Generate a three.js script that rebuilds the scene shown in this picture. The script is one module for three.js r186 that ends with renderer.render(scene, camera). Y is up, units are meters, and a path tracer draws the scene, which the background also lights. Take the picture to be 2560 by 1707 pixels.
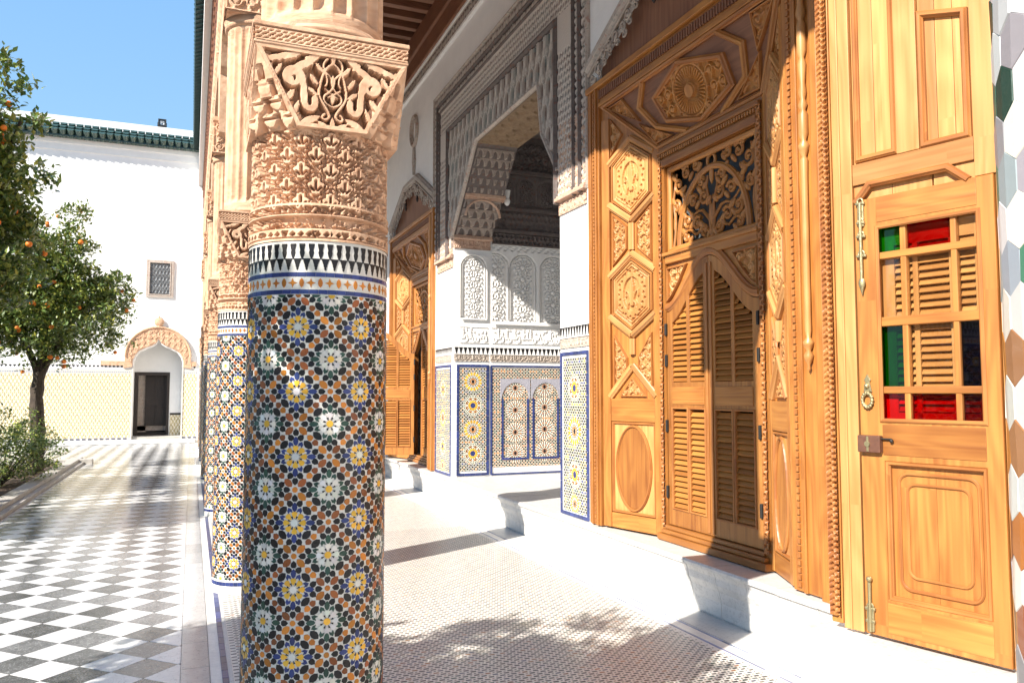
import * as THREE from 'three';
import { mergeGeometries } from 'three/addons/utils/BufferGeometryUtils.js';
import { RoundedBoxGeometry } from 'three/addons/geometries/RoundedBoxGeometry.js';

// ------------------------------------------------------------ camera, sky, sun, exposure
const scene = new THREE.Scene();
const camera = new THREE.PerspectiveCamera(47.21, 1024 / 682, 0.05, 400);
const YAW = 22.3 * Math.PI / 180, PITCH = 3.7 * Math.PI / 180;
camera.position.set(0, 1.6, 0);
camera.lookAt(Math.sin(YAW) * Math.cos(PITCH), 1.6 + Math.sin(PITCH), -Math.cos(YAW) * Math.cos(PITCH));
const EXPOSURE = 2.18;
{
  const W = 256, H = 128, d = new Float32Array(W * H * 4);
  for (let y = 0; y < H; y++) for (let x = 0; x < W; x++) {
    const el = (y + 0.5) / H * Math.PI - Math.PI / 2, s = Math.sin(el), i = (y * W + x) * 4;
    let c;
    if (s >= 0) { const k = Math.pow(1 - s, 2.6); c = [0.095 + 0.18 * k, 0.22 + 0.21 * k, 0.45 + 0.06 * k]; }
    else c = [0.2, 0.18, 0.16];
    d[i] = c[0]; d[i + 1] = c[1]; d[i + 2] = c[2]; d[i + 3] = 1;
  }
  const t = new THREE.DataTexture(d, W, H, THREE.RGBAFormat, THREE.FloatType);
  t.mapping = THREE.EquirectangularReflectionMapping; t.magFilter = THREE.LinearFilter; t.needsUpdate = true;
  scene.background = t; scene.environment = t;
}
const AZ = 26.5 * Math.PI / 180, EL = 35 * Math.PI / 180;
const sunDir = new THREE.Vector3(-Math.cos(EL) * Math.cos(AZ), Math.sin(EL), Math.cos(EL) * Math.sin(AZ));   // towards the sun
const sun = new THREE.DirectionalLight(new THREE.Color(1, 0.94, 0.85), 4.9);
sun.position.copy(sunDir).multiplyScalar(40).add(new THREE.Vector3(0, 0, -8));
sun.target.position.set(0, 0, -8); sun.castShadow = true;
sun.shadow.mapSize.set(4096, 4096);
Object.assign(sun.shadow.camera, { left: -25, right: 25, top: 25, bottom: -25, near: 1, far: 90 });
scene.add(sun, sun.target);
const renderer = new THREE.WebGLRenderer({ antialias: true });
renderer.setSize(1024, 682);
renderer.toneMapping = THREE.LinearToneMapping; renderer.toneMappingExposure = EXPOSURE;
renderer.shadowMap.enabled = true;

// ------------------------------------------------------------ helpers
let seed = 7;
const rnd = () => { seed = (seed + 0x6d2b79f5) | 0; let t = Math.imul(seed ^ (seed >>> 15), 1 | seed); t = (t + Math.imul(t ^ (t >>> 7), 61 | t)) ^ t; return ((t ^ (t >>> 14)) >>> 0) / 4294967296; };
const rr = (a, b) => a + (b - a) * rnd();
const pick = (a) => a[Math.floor(rnd() * a.length)];
const PI = Math.PI, rad = (d) => d * PI / 180;
const used = {};
function numbered(n) { const k = used[n] = (used[n] ?? -1) + 1; return k ? n + '_' + String(k).padStart(3, '0') : n; }
function tag(o, label, category, group) { Object.assign(o.userData, { label }); if (category) o.userData.category = category; if (group) o.userData.group = group; return o; }
function thing(name, label, category, [x, y, z] = [0, 0, 0], ry = 0, group) {
  const o = new THREE.Group(); o.name = numbered(name); o.position.set(x, y, z); o.rotation.y = ry; scene.add(o);
  return tag(o, label, category, group);
}
const tones = new Map();
function toned(m) {   // boards sawn from different timber: a few tints of the same wood
  if (!tones.has(m)) tones.set(m, [[0.74, 0.7, 0.66], [0.88, 0.84, 0.8], [1, 1, 1], [1, 0.97, 0.92], [1.12, 1.12, 1.08]].map((c) => { const q = m.clone(); q.color.setRGB(...c); return q; }));
  return pick(tones.get(m));
}
function part(name, g, m, parent, label) {
  if ((m === M.wood || m === M.woodPale) && /moulding|bead$|border|dentil_strip|bead_strip|carved_strip|astragal|stile_line/.test(name)) m = M.woodRed;   // mouldings are of a redder timber
  if ((m === M.wood || m === M.woodPale || m === M.woodBrown) && /board|rail|stile|slat|panel|frame|muntin|bar|sill|case|beam|hexagon_carving/.test(name)) m = toned(m);
  const o = new THREE.Mesh(Array.isArray(g) ? merge(g) : g, m); o.name = name; o.castShadow = o.receiveShadow = true; parent.add(o);
  if (label) o.userData.label = label;
  return o;
}
function struct(name, g, m) { const o = part(numbered(name), g, m, scene); o.userData.kind = 'structure'; return o; }
const stuff = (o) => { o.userData.kind = 'stuff'; return o; };
function merge(list) {
  const all = list.filter(Boolean).map((g) => { g = g.index ? g.toNonIndexed() : g; for (const k of Object.keys(g.attributes)) if (!['position', 'normal', 'uv', 'color'].includes(k)) g.deleteAttribute(k); return g; });
  const col = all.some((g) => g.attributes.color);
  for (const g of all) {
    if (!g.attributes.normal) g.computeVertexNormals();
    if (!g.attributes.uv) planUV(g);
    if (col && !g.attributes.color) g.setAttribute('color', new THREE.BufferAttribute(new Float32Array(g.attributes.position.count * 3).fill(1), 3));
  }
  return all.length === 1 ? all[0] : mergeGeometries(all);
}
// box-projected uv in metres; across = grain runs along x
function planUV(g, across = false, ox = rnd() * 7, oy = rnd() * 7) {
  if (!g.attributes.normal) g.computeVertexNormals();
  const p = g.attributes.position, n = g.attributes.normal, uv = new Float32Array(p.count * 2);
  for (let i = 0; i < p.count; i++) {
    const ax = Math.abs(n.getX(i)), ay = Math.abs(n.getY(i)), az = Math.abs(n.getZ(i));
    let u, v;
    if (az >= ax && az >= ay) { u = p.getX(i); v = p.getY(i); } else if (ax >= ay) { u = p.getZ(i); v = p.getY(i); if (across) [u, v] = [v, u]; } else { u = p.getX(i); v = p.getZ(i); if (!across) { /* keep */ } }
    if (across && az >= ax && az >= ay) [u, v] = [v, u];
    if (across && ay > ax && ay > az) [u, v] = [v, u];
    uv[i * 2] = u + ox; uv[i * 2 + 1] = v + oy;
  }
  g.setAttribute('uv', new THREE.BufferAttribute(uv, 2));
  return g;
}
function bx(x0, x1, y0, y1, z0, z1, across = false, r = 0) {
  const w = x1 - x0, h = y1 - y0, d = z1 - z0;
  const g = r ? new RoundedBoxGeometry(w, h, d, 1, Math.min(r, w / 2.1, h / 2.1, d / 2.1)) : new THREE.BoxGeometry(w, h, d);
  g.translate((x0 + x1) / 2, (y0 + y1) / 2, (z0 + z1) / 2);
  return planUV(g, across);
}
function prism(pts, z0, z1, across = false, bevel = 0, holes = []) {
  const s = new THREE.Shape(pts.map((p) => new THREE.Vector2(p[0], p[1])));
  for (const h of holes) s.holes.push(new THREE.Path(h.map((p) => new THREE.Vector2(p[0], p[1]))));
  const g = new THREE.ExtrudeGeometry(s, { depth: z1 - z0 - bevel, bevelEnabled: bevel > 0, bevelThickness: bevel, bevelSize: bevel, bevelOffset: -bevel, bevelSegments: 1, curveSegments: 8 });
  g.translate(0, 0, z0);
  return planUV(g, across);
}
// a moulding swept along a path in the xy plane; prof = [[offset, z], ...]
const PROF = (w, h) => [[-w / 2, 0], [-w / 2, h * 0.55], [-w * 0.36, h * 0.7], [-w * 0.2, h], [w * 0.2, h], [w * 0.36, h * 0.7], [w / 2, h * 0.55], [w / 2, 0]];
function mould(pts, prof, closed = false, z = 0) {
  const n = pts.length, rings = [], len = [0];
  const sub = (a, b) => { const x = b[0] - a[0], y = b[1] - a[1], l = Math.hypot(x, y) || 1; return [x / l, y / l]; };
  for (let i = 0; i < n; i++) {
    const a = closed ? pts[(i + n - 1) % n] : pts[Math.max(0, i - 1)], b = pts[i], c = closed ? pts[(i + 1) % n] : pts[Math.min(n - 1, i + 1)];
    let t1 = sub(a, b), t2 = sub(b, c);
    if (!closed && i === 0) t1 = t2; if (!closed && i === n - 1) t2 = t1;
    const n1 = [-t1[1], t1[0]], n2 = [-t2[1], t2[0]], k = 1 / Math.max(0.3, 1 + n1[0] * n2[0] + n1[1] * n2[1]);
    const m = [(n1[0] + n2[0]) * k, (n1[1] + n2[1]) * k];
    rings.push(prof.map(([o, h]) => [b[0] + m[0] * o, b[1] + m[1] * o, z + h]));
    if (i) len.push(len[i - 1] + Math.hypot(b[0] - pts[i - 1][0], b[1] - pts[i - 1][1]));
  }
  const pos = [], uv = [], m = closed ? n : n - 1;
  const cum = [0]; for (let j = 1; j < prof.length; j++) cum.push(cum[j - 1] + Math.hypot(prof[j][0] - prof[j - 1][0], prof[j][1] - prof[j - 1][1]));
  const ox = rnd() * 5;
  for (let i = 0; i < m; i++) {
    const A = rings[i], B = rings[(i + 1) % n], l0 = len[i], l1 = i + 1 < n ? len[i + 1] : len[i] + Math.hypot(pts[0][0] - pts[i][0], pts[0][1] - pts[i][1]);
    for (let j = 0; j < prof.length - 1; j++) {
      pos.push(...A[j], ...B[j], ...B[j + 1], ...A[j], ...B[j + 1], ...A[j + 1]);
      uv.push(cum[j] + ox, l0, cum[j] + ox, l1, cum[j + 1] + ox, l1, cum[j] + ox, l0, cum[j + 1] + ox, l1, cum[j + 1] + ox, l0);
    }
  }
  if (!closed) for (const R of [rings[0], rings[n - 1]]) for (let j = 1; j < prof.length - 1; j++) { pos.push(...R[0], ...R[j], ...R[j + 1]); uv.push(0, 0, 0.02, 0, 0.02, 0.02); }
  const g = new THREE.BufferGeometry();
  g.setAttribute('position', new THREE.Float32BufferAttribute(pos, 3)); g.setAttribute('uv', new THREE.Float32BufferAttribute(uv, 2));
  g.computeVertexNormals();
  return g;
}
const rect = (x0, x1, y0, y1) => [[x0, y0], [x1, y0], [x1, y1], [x0, y1]];
function inside(x, y, poly) { let c = false; for (let i = 0, j = poly.length - 1; i < poly.length; j = i++) { const [a, b] = poly[i], [p, q] = poly[j]; if ((b > y) !== (q > y) && x < (p - a) * (y - b) / (q - b) + a) c = !c; } return c; }
// carved relief: draw() paints white (proud) on black (cut away) in metres, y up, origin at the lower left
function heights(w, h, nx, ny, draw, blur = 0) {
  const S = 2, cw = nx * S, ch = ny * S, cv = document.createElement('canvas'); cv.width = cw; cv.height = ch;
  const c = cv.getContext('2d'); c.fillStyle = '#000'; c.fillRect(0, 0, cw, ch);
  c.setTransform(cw / w, 0, 0, -ch / h, 0, ch); c.fillStyle = c.strokeStyle = '#fff'; c.lineCap = c.lineJoin = 'round';
  draw(c, w, h);
  const px = c.getImageData(0, 0, cw, ch).data;
  return (u, v) => {   // u, v in 0..1
    const X = u * (cw - 1), Y = (1 - v) * (ch - 1); let s = 0, k = 0;
    for (let a = -blur; a <= blur; a++) for (let b = -blur; b <= blur; b++) { const x = Math.min(cw - 1, Math.max(0, Math.round(X + a))), y = Math.min(ch - 1, Math.max(0, Math.round(Y + b))); s += px[(y * cw + x) * 4]; k++; }
    return Math.min(1, Math.max(0, (s / k / 255 - 0.5) * 1.9 + 0.5));
  };
}
function grid(nx, ny, fn, keep, uvfn) {
  const pos = [], uv = [], idx = [];
  for (let j = 0; j <= ny; j++) for (let i = 0; i <= nx; i++) { const u = i / nx, v = j / ny; pos.push(...fn(u, v)); uv.push(...uvfn(u, v)); }
  for (let j = 0; j < ny; j++) for (let i = 0; i < nx; i++) {
    if (keep && !keep((i + 0.5) / nx, (j + 0.5) / ny)) continue;
    const a = j * (nx + 1) + i, b = a + 1, c = a + nx + 1, d = c + 1; idx.push(a, b, d, a, d, c);
  }
  const g = new THREE.BufferGeometry();
  g.setAttribute('position', new THREE.Float32BufferAttribute(pos, 3)); g.setAttribute('uv', new THREE.Float32BufferAttribute(uv, 2)); g.setIndex(idx);
  g.computeVertexNormals();
  return g;
}
// a relief on the rectangle x0..x1, y0..y1 at z, optionally cut to a polygon
function relief(x0, x1, y0, y1, z, depth, cell, draw, poly, paint) {   // paint = [colour of the cut ground, colour of the proud pattern]
  const w = x1 - x0, h = y1 - y0, nx = Math.max(8, Math.round(w / cell)), ny = Math.max(8, Math.round(h / cell)), f = heights(w, h, nx, ny, draw);
  const g = grid(nx, ny, (u, v) => [x0 + u * w, y0 + v * h, z + depth * f(u, v)], poly && ((u, v) => inside(x0 + u * w, y0 + v * h, poly)), (u, v) => [x0 + u * w, y0 + v * h]);
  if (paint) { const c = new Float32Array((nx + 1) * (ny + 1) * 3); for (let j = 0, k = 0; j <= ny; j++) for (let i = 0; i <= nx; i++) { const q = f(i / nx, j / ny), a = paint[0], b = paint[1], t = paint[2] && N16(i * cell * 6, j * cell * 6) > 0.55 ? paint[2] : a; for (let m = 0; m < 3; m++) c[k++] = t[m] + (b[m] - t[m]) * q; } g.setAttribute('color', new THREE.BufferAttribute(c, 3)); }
  return g;
}
function colored(g, c) {
  const n = g.attributes.position.count, a = new Float32Array(n * 3); for (let i = 0; i < n; i++) { a[i * 3] = c[0]; a[i * 3 + 1] = c[1]; a[i * 3 + 2] = c[2]; }
  g.setAttribute('color', new THREE.BufferAttribute(a, 3)); return g;
}
const lathe = (prof, seg = 16) => new THREE.LatheGeometry(prof.map((p) => new THREE.Vector2(p[0], p[1])), seg);

// ------------------------------------------------------------ procedural materials
function vnoise(p) {   // periodic value noise, period p cells
  const t = new Float32Array(p * p).map(() => rnd());
  return (x, y) => {
    const xi = Math.floor(x), yi = Math.floor(y); let a = x - xi, b = y - yi; a = a * a * (3 - 2 * a); b = b * b * (3 - 2 * b);
    const g = (i, j) => t[(((j % p) + p) % p) * p + (((i % p) + p) % p)];
    return (g(xi, yi) * (1 - a) + g(xi + 1, yi) * a) * (1 - b) + (g(xi, yi + 1) * (1 - a) + g(xi + 1, yi + 1) * a) * b;
  };
}
const N64 = vnoise(64), N16 = vnoise(16);
const fbm = (x, y) => N64(x * 64, y * 64) * 0.2 + N64(x * 32 + 0.3, y * 32) * 0.3 + N16(x * 16, y * 16) * 0.5;   // tiles on 0..1 (roughly)
const toS = (l) => Math.round(255 * Math.min(1, Math.max(0, l <= 0.0031308 ? l * 12.92 : 1.055 * Math.pow(l, 1 / 2.4) - 0.055)));
function dtex(n, m, fn, sx, sy, srgb = true) {   // fn(u, v) -> linear rgb; sx, sy = size in metres
  const d = new Uint8Array(n * m * 4);
  for (let j = 0; j < m; j++) for (let i = 0; i < n; i++) { const c = fn((i + 0.5) / n, (j + 0.5) / m), k = (j * n + i) * 4; for (let q = 0; q < 3; q++) d[k + q] = srgb ? toS(c[q]) : Math.round(255 * Math.min(1, Math.max(0, c[q]))); d[k + 3] = 255; }
  const t = new THREE.DataTexture(d, n, m); t.magFilter = THREE.LinearFilter; t.minFilter = THREE.LinearMipmapLinearFilter; t.generateMipmaps = true; t.wrapS = t.wrapT = THREE.RepeatWrapping; t.repeat.set(1 / sx, 1 / sy);
  if (srgb) t.colorSpace = THREE.SRGBColorSpace; t.needsUpdate = true; return t;
}
const std = (o) => new THREE.MeshStandardMaterial(o);
const lerp3 = (a, b, k) => [0, 1, 2].map((i) => a[i] + (b[i] - a[i]) * k);
function woodMat(light, dark, rough = 0.42, extra = {}) {
  const f = (u, v) => { const w = N16(u * 16, v * 2) * 0.5, g = N64(u * 64, v * 4 + w * 3) * 0.55 + N64(u * 32 + 9.3, v * 2) * 0.45; return g; };
  const ring = (u, v) => 0.5 + 0.5 * Math.sin((u * 5 + N16(u * 8, v * 3) * 2.6 + N64(u * 16, v * 2) * 0.8) * PI * 2);
  const map = dtex(256, 512, (u, v) => { const k = f(u, v) * 0.6 + ring(u, v) * 0.26 + N16(u * 3, v * 5) * 0.48 - 0.07; const kn = N64(u * 20, v * 40) > 0.985 ? 0.5 : 1; return lerp3(light, dark, Math.min(1, k * 0.95)).map((c) => c * (0.93 + 0.07 * kn)); }, 0.6, 1.6);
  const bump = dtex(256, 512, (u, v) => { const k = f(u, v) * 0.7 + ring(u, v) * 0.3; return [k, k, k]; }, 0.6, 1.6, false);
  return std({ map, bumpMap: bump, bumpScale: 0.0012, roughness: rough, ...extra });
}
const grainBump = (s, n = 256) => dtex(n, n, (u, v) => { const k = fbm(u, v); return [k, k, k]; }, s, s, false);
const BUMP1 = grainBump(0.35), BUMP2 = grainBump(1.7);
const M = {};
M.wood = woodMat([0.52, 0.232, 0.055], [0.27, 0.092, 0.019]);
M.woodRed = woodMat([0.49, 0.21, 0.055], [0.24, 0.078, 0.02]);
M.woodPale = woodMat([0.6, 0.325, 0.12], [0.4, 0.17, 0.048]);
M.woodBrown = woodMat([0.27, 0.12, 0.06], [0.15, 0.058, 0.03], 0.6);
M.woodGrey = woodMat([0.47, 0.40, 0.34], [0.33, 0.27, 0.22], 0.7);
M.woodDark = woodMat([0.035, 0.025, 0.02], [0.02, 0.014, 0.012], 0.5);
M.plaster = std({ map: dtex(256, 256, (u, v) => { const k = 0.76 + 0.07 * fbm(u, v); return [k, k * 0.985, k * 0.96]; }, 2.3, 2.3), bumpMap: BUMP1, bumpScale: 0.0016, roughness: 0.9 });
M.stone = std({ map: dtex(256, 256, (u, v) => { const k = fbm(u, v), q = fbm(v + 0.37, u); return lerp3([0.66, 0.43, 0.28], [0.50, 0.285, 0.17], Math.min(1, Math.max(0, k * 1.7 - 0.35))).map((c) => c * (0.86 + 0.26 * q)); }, 0.8, 0.8), bumpMap: BUMP1, bumpScale: 0.003, roughness: 0.88 });
M.stucco = std({ map: dtex(128, 128, (u, v) => { const k = 0.7 + 0.12 * fbm(u, v); return [k, k * 0.97, k * 0.93]; }, 0.8, 0.8), bumpMap: BUMP1, bumpScale: 0.002, roughness: 0.9 });
M.stuccoPaint = std({ map: dtex(256, 256, (u, v) => { const k = fbm(u, v), q = N64(u * 40, v * 40), a = lerp3([0.52, 0.45, 0.39], [0.33, 0.275, 0.235], k); return q > 0.8 ? lerp3(a, [0.3, 0.12, 0.08], 0.45) : q < 0.15 ? lerp3(a, [0.1, 0.16, 0.15], 0.4) : a; }, 0.9, 0.9), bumpMap: BUMP1, bumpScale: 0.003, roughness: 0.9 });
M.stuccoPink = std({ map: dtex(128, 128, (u, v) => { const k = fbm(u, v); return lerp3([0.62, 0.45, 0.34], [0.42, 0.24, 0.16], k); }, 0.5, 0.5), bumpMap: BUMP1, bumpScale: 0.003, roughness: 0.9 });
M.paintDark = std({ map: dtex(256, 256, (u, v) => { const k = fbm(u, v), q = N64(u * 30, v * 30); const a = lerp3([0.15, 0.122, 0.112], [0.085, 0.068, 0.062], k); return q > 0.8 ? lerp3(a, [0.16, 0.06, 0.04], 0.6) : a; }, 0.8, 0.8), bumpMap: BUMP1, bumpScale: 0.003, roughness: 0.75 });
M.painted = std({ vertexColors: true, bumpMap: BUMP1, bumpScale: 0.003, roughness: 0.9 });
M.muqarnas = std({ map: dtex(128, 128, (u, v) => lerp3([0.5, 0.42, 0.36], [0.27, 0.21, 0.175], fbm(u, v)), 0.4, 0.4), bumpMap: BUMP1, bumpScale: 0.003, roughness: 0.9 });
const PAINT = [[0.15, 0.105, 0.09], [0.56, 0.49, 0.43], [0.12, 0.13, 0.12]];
const glazeR = dtex(128, 128, (u, v) => { const k = 0.2 + 0.3 * fbm(u, v); return [k, k, k]; }, 0.4, 0.4, false);
M.glaze = new THREE.MeshPhysicalMaterial({ vertexColors: true, specularIntensity: 0.55, roughnessMap: glazeR, roughness: 1, bumpMap: BUMP1, bumpScale: 0.0008 });
M.glazeFlat = new THREE.MeshStandardMaterial({ vertexColors: true, roughness: 0.3, bumpMap: BUMP1, bumpScale: 0.001 });
M.cream = std({ map: dtex(128, 128, (u, v) => { const k = 0.5 + 0.13 * fbm(u, v); return [k, k * 0.955, k * 0.87]; }, 0.3, 0.3), roughness: 0.35, bumpMap: BUMP1, bumpScale: 0.002 });
M.floorCream = std({ map: dtex(256, 256, (u, v) => { const k = 0.6 + 0.2 * fbm(u, v); return [k * 1.18, k * 1.12, k * 1.03]; }, 0.7, 0.7), roughness: 0.33, bumpMap: BUMP1, bumpScale: 0.002 });
M.grout = std({ map: dtex(128, 128, (u, v) => { const k = 0.34 + 0.16 * fbm(u, v); return [k, k * 0.93, k * 0.85]; }, 0.5, 0.5), roughness: 0.75, bumpMap: BUMP1, bumpScale: 0.002 });
const veins = (u, v) => { const a = fbm(u, v), b = Math.abs(Math.sin((u * 2 + v * 3 + a * 2.6) * PI * 2)); return Math.pow(1 - b, 5); };
M.marbleWhite = std({ vertexColors: true, map: dtex(512, 512, (u, v) => { const k = 0.78 - 0.2 * veins(u, v) - 0.12 * fbm(v, u); return [k, k, k * 0.995]; }, 1.1, 1.1), roughness: 0.16, bumpMap: BUMP2, bumpScale: 0.0012 });
M.marbleDark = std({ vertexColors: true, map: dtex(512, 512, (u, v) => { const k = 0.07 + 0.17 * veins(u, v) + 0.09 * fbm(v, u); return [k, k * 1.01, k * 1.02]; }, 0.9, 0.9), roughness: 0.2, bumpMap: BUMP2, bumpScale: 0.0012 });
M.marblePlain = std({ map: dtex(256, 256, (u, v) => { const k = 0.68 - 0.16 * veins(u, v) - 0.12 * fbm(v, u); return [k, k * 0.975, k * 0.93]; }, 1.3, 1.3), roughness: 0.38, bumpMap: BUMP2, bumpScale: 0.001 });
M.kerb = std({ map: dtex(256, 256, (u, v) => { const k = 0.33 + 0.16 * fbm(u, v); return [k, k * 0.94, k * 0.85]; }, 0.8, 0.8), roughness: 0.75, bumpMap: BUMP1, bumpScale: 0.004 });
M.soil = std({ map: dtex(256, 256, (u, v) => { const k = 0.05 + 0.07 * fbm(u, v); return [k * 1.1, k * 0.72, k * 0.5]; }, 0.9, 0.9), roughness: 1, bumpMap: BUMP1, bumpScale: 0.03 });
M.greenTile = std({ map: dtex(128, 128, (u, v) => { const k = fbm(u, v); return lerp3([0.06, 0.105, 0.085], [0.025, 0.048, 0.04], k); }, 0.4, 0.4), roughness: 0.22, bumpMap: BUMP1, bumpScale: 0.002 });
M.eaveTile = std({ color: new THREE.Color().setRGB(0.02, 0.045, 0.04), roughness: 0.4, bumpMap: BUMP1, bumpScale: 0.003 });
M.lilac = std({ map: dtex(128, 128, (u, v) => lerp3([0.42, 0.41, 0.46], [0.26, 0.25, 0.29], N64(u * 50, v * 50)), 0.3, 0.3), roughness: 0.5, bumpMap: BUMP1, bumpScale: 0.004 });
M.brass = std({ color: new THREE.Color().setRGB(0.42, 0.36, 0.2), metalness: 0.85, roughness: 0.42, bumpMap: BUMP1, bumpScale: 0.002 });
M.iron = std({ color: new THREE.Color().setRGB(0.03, 0.028, 0.026), metalness: 0.4, roughness: 0.55 });
M.lockBrown = std({ map: dtex(64, 64, (u, v) => lerp3([0.17, 0.075, 0.045], [0.1, 0.045, 0.03], fbm(u, v)), 0.2, 0.2), roughness: 0.45, metalness: 0.2 });
M.leaf = new THREE.MeshPhysicalMaterial({ vertexColors: true, roughness: 0.4, transmission: 0.3, thickness: 0 });
M.bark = std({ map: dtex(128, 256, (u, v) => lerp3([0.1, 0.075, 0.055], [0.035, 0.026, 0.02], fbm(u, v * 0.3 + u * 0.1)), 0.3, 0.6), roughness: 0.95, bumpMap: grainBump(0.12), bumpScale: 0.01 });
M.orange = std({ color: new THREE.Color().setRGB(0.75, 0.2, 0.015), roughness: 0.5, bumpMap: grainBump(0.03, 64), bumpScale: 0.001 });
const canvasTex = (w, h, draw) => { const cv = document.createElement('canvas'); cv.width = w; cv.height = h; const c = cv.getContext('2d'); draw(c, w, h); const t = new THREE.CanvasTexture(cv); t.colorSpace = THREE.SRGBColorSpace; t.wrapS = t.wrapT = THREE.RepeatWrapping; return t; };

// ------------------------------------------------------------ ornament drawn in metres
function spiral(c, x, y, r, dir, a0, lw, turns = 1.7, leaves = 4) {
  c.lineWidth = lw; c.beginPath();
  for (let i = 0; i <= 40; i++) { const k = i / 40, a = a0 + dir * k * turns * 2 * PI, q = r * (1 - k * 0.86); c[i ? 'lineTo' : 'moveTo'](x + Math.cos(a) * q, y + Math.sin(a) * q); }
  c.stroke(); c.beginPath(); c.arc(x, y, lw * 0.9, 0, 7); c.fill();
  for (let i = 0; i < leaves; i++) { const a = a0 + dir * (0.35 + i * 1.35), q = r * 1.12; leaf(c, x + Math.cos(a) * q, y + Math.sin(a) * q, a + dir * 0.9, r * 0.62, r * 0.26); }
}
function leaf(c, x, y, a, len, wid) {
  const X = Math.cos(a), Y = Math.sin(a); c.beginPath(); c.moveTo(x - X * len / 2, y - Y * len / 2);
  c.quadraticCurveTo(x - Y * wid, y + X * wid, x + X * len / 2, y + Y * len / 2); c.quadraticCurveTo(x + Y * wid, y - X * wid, x - X * len / 2, y - Y * len / 2); c.fill();
}
function arabesque(c, x0, x1, y0, y1, r, lw) {   // scrolls, mirrored about the middle
  const w = x1 - x0, cx = (x0 + x1) / 2, n = Math.max(1, Math.round(w / 2 / (r * 2.15))), m = Math.max(1, Math.round((y1 - y0) / (r * 2.15)));
  const sx = w / 2 / n, sy = (y1 - y0) / m, R = Math.min(sx, sy) * 0.42;
  for (let j = 0; j < m; j++) for (let i = 0; i < n; i++) for (const s of [-1, 1]) {
    const x = cx + s * (i + 0.5) * sx, y = y0 + (j + 0.5) * sy, d = ((i + j) % 2 ? 1 : -1) * s;
    spiral(c, x, y, R, d, PI / 2 * (1 + s) + (j % 2) * PI / 2 * s, lw, 1.6, 4);
    c.lineWidth = lw; c.beginPath(); c.moveTo(x, y - sy / 2); c.quadraticCurveTo(x + s * R, y - sy * 0.2, x + d * R, y); c.stroke();
  }
  for (let j = 0; j <= m; j++) { leaf(c, cx, y0 + (j + 0.01) * sy, PI / 2, r * 1.1, r * 0.36); }
}
function guilloche(c, x0, x1, y0, y1, p) {   // pierced lozenges
  c.fillRect(x0, y0, x1 - x0, y1 - y0); c.fillStyle = '#000'; const h = y1 - y0, rows = Math.max(1, Math.round(h / p * 1.1));
  for (let j = 0; j < rows; j++) for (let x = x0 + (j % 2 ? p / 2 : 0); x < x1; x += p) { const y = y0 + (j + 0.5) * h / rows, a = p * 0.36, b = h / rows * 0.42; c.beginPath(); c.moveTo(x - a, y); c.lineTo(x, y + b); c.lineTo(x + a, y); c.lineTo(x, y - b); c.fill(); }
  c.fillStyle = '#fff';
}
function kufic(c, x0, x1, y0, y1, s) {   // flowing carved script: a joined base line with tall strokes, bowls and leaf fillers
  const h = y1 - y0, lw = h * 0.085, B = y0 + h * 0.3; c.lineWidth = lw; let x = x0 + s * 0.2;
  while (x < x1 - s * 0.5) {
    const n = 2 + Math.floor(rnd() * 3), w = s * rr(0.26, 0.36); c.beginPath(); c.moveTo(x, B);
    for (let i = 0; i < n; i++) {
      const X = x + i * w, k = rnd();
      if (k < 0.4) { c.lineTo(X + w * 0.5, B); c.bezierCurveTo(X + w * 0.6, B + h * 0.2, X + w * 0.35, B + h * 0.45, X + w * 0.55, y1 - h * 0.08); c.moveTo(X + w * 0.5, B); c.lineTo(X + w, B + h * 0.02); }
      else if (k < 0.7) { c.bezierCurveTo(X + w * 0.2, B + h * 0.24, X + w * 0.9, B + h * 0.24, X + w, B); }
      else { c.bezierCurveTo(X + w * 0.1, y0 - h * 0.02, X + w * 0.9, y0 + h * 0.02, X + w, B); }
    }
    c.bezierCurveTo(x + n * w + w * 0.2, y0 + h * 0.02, x + (n - 1) * w, y0 + h * 0.04, x + (n - 0.8) * w, y0 + h * 0.12); c.stroke();
    for (let i = 0; i < n; i++) leaf(c, x + (i + rr(0.3, 1)) * w, y0 + h * rr(0.6, 0.88), rr(0, 3), h * 0.26, h * 0.1);
    x += n * w + s * 0.22;
  }
}
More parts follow.
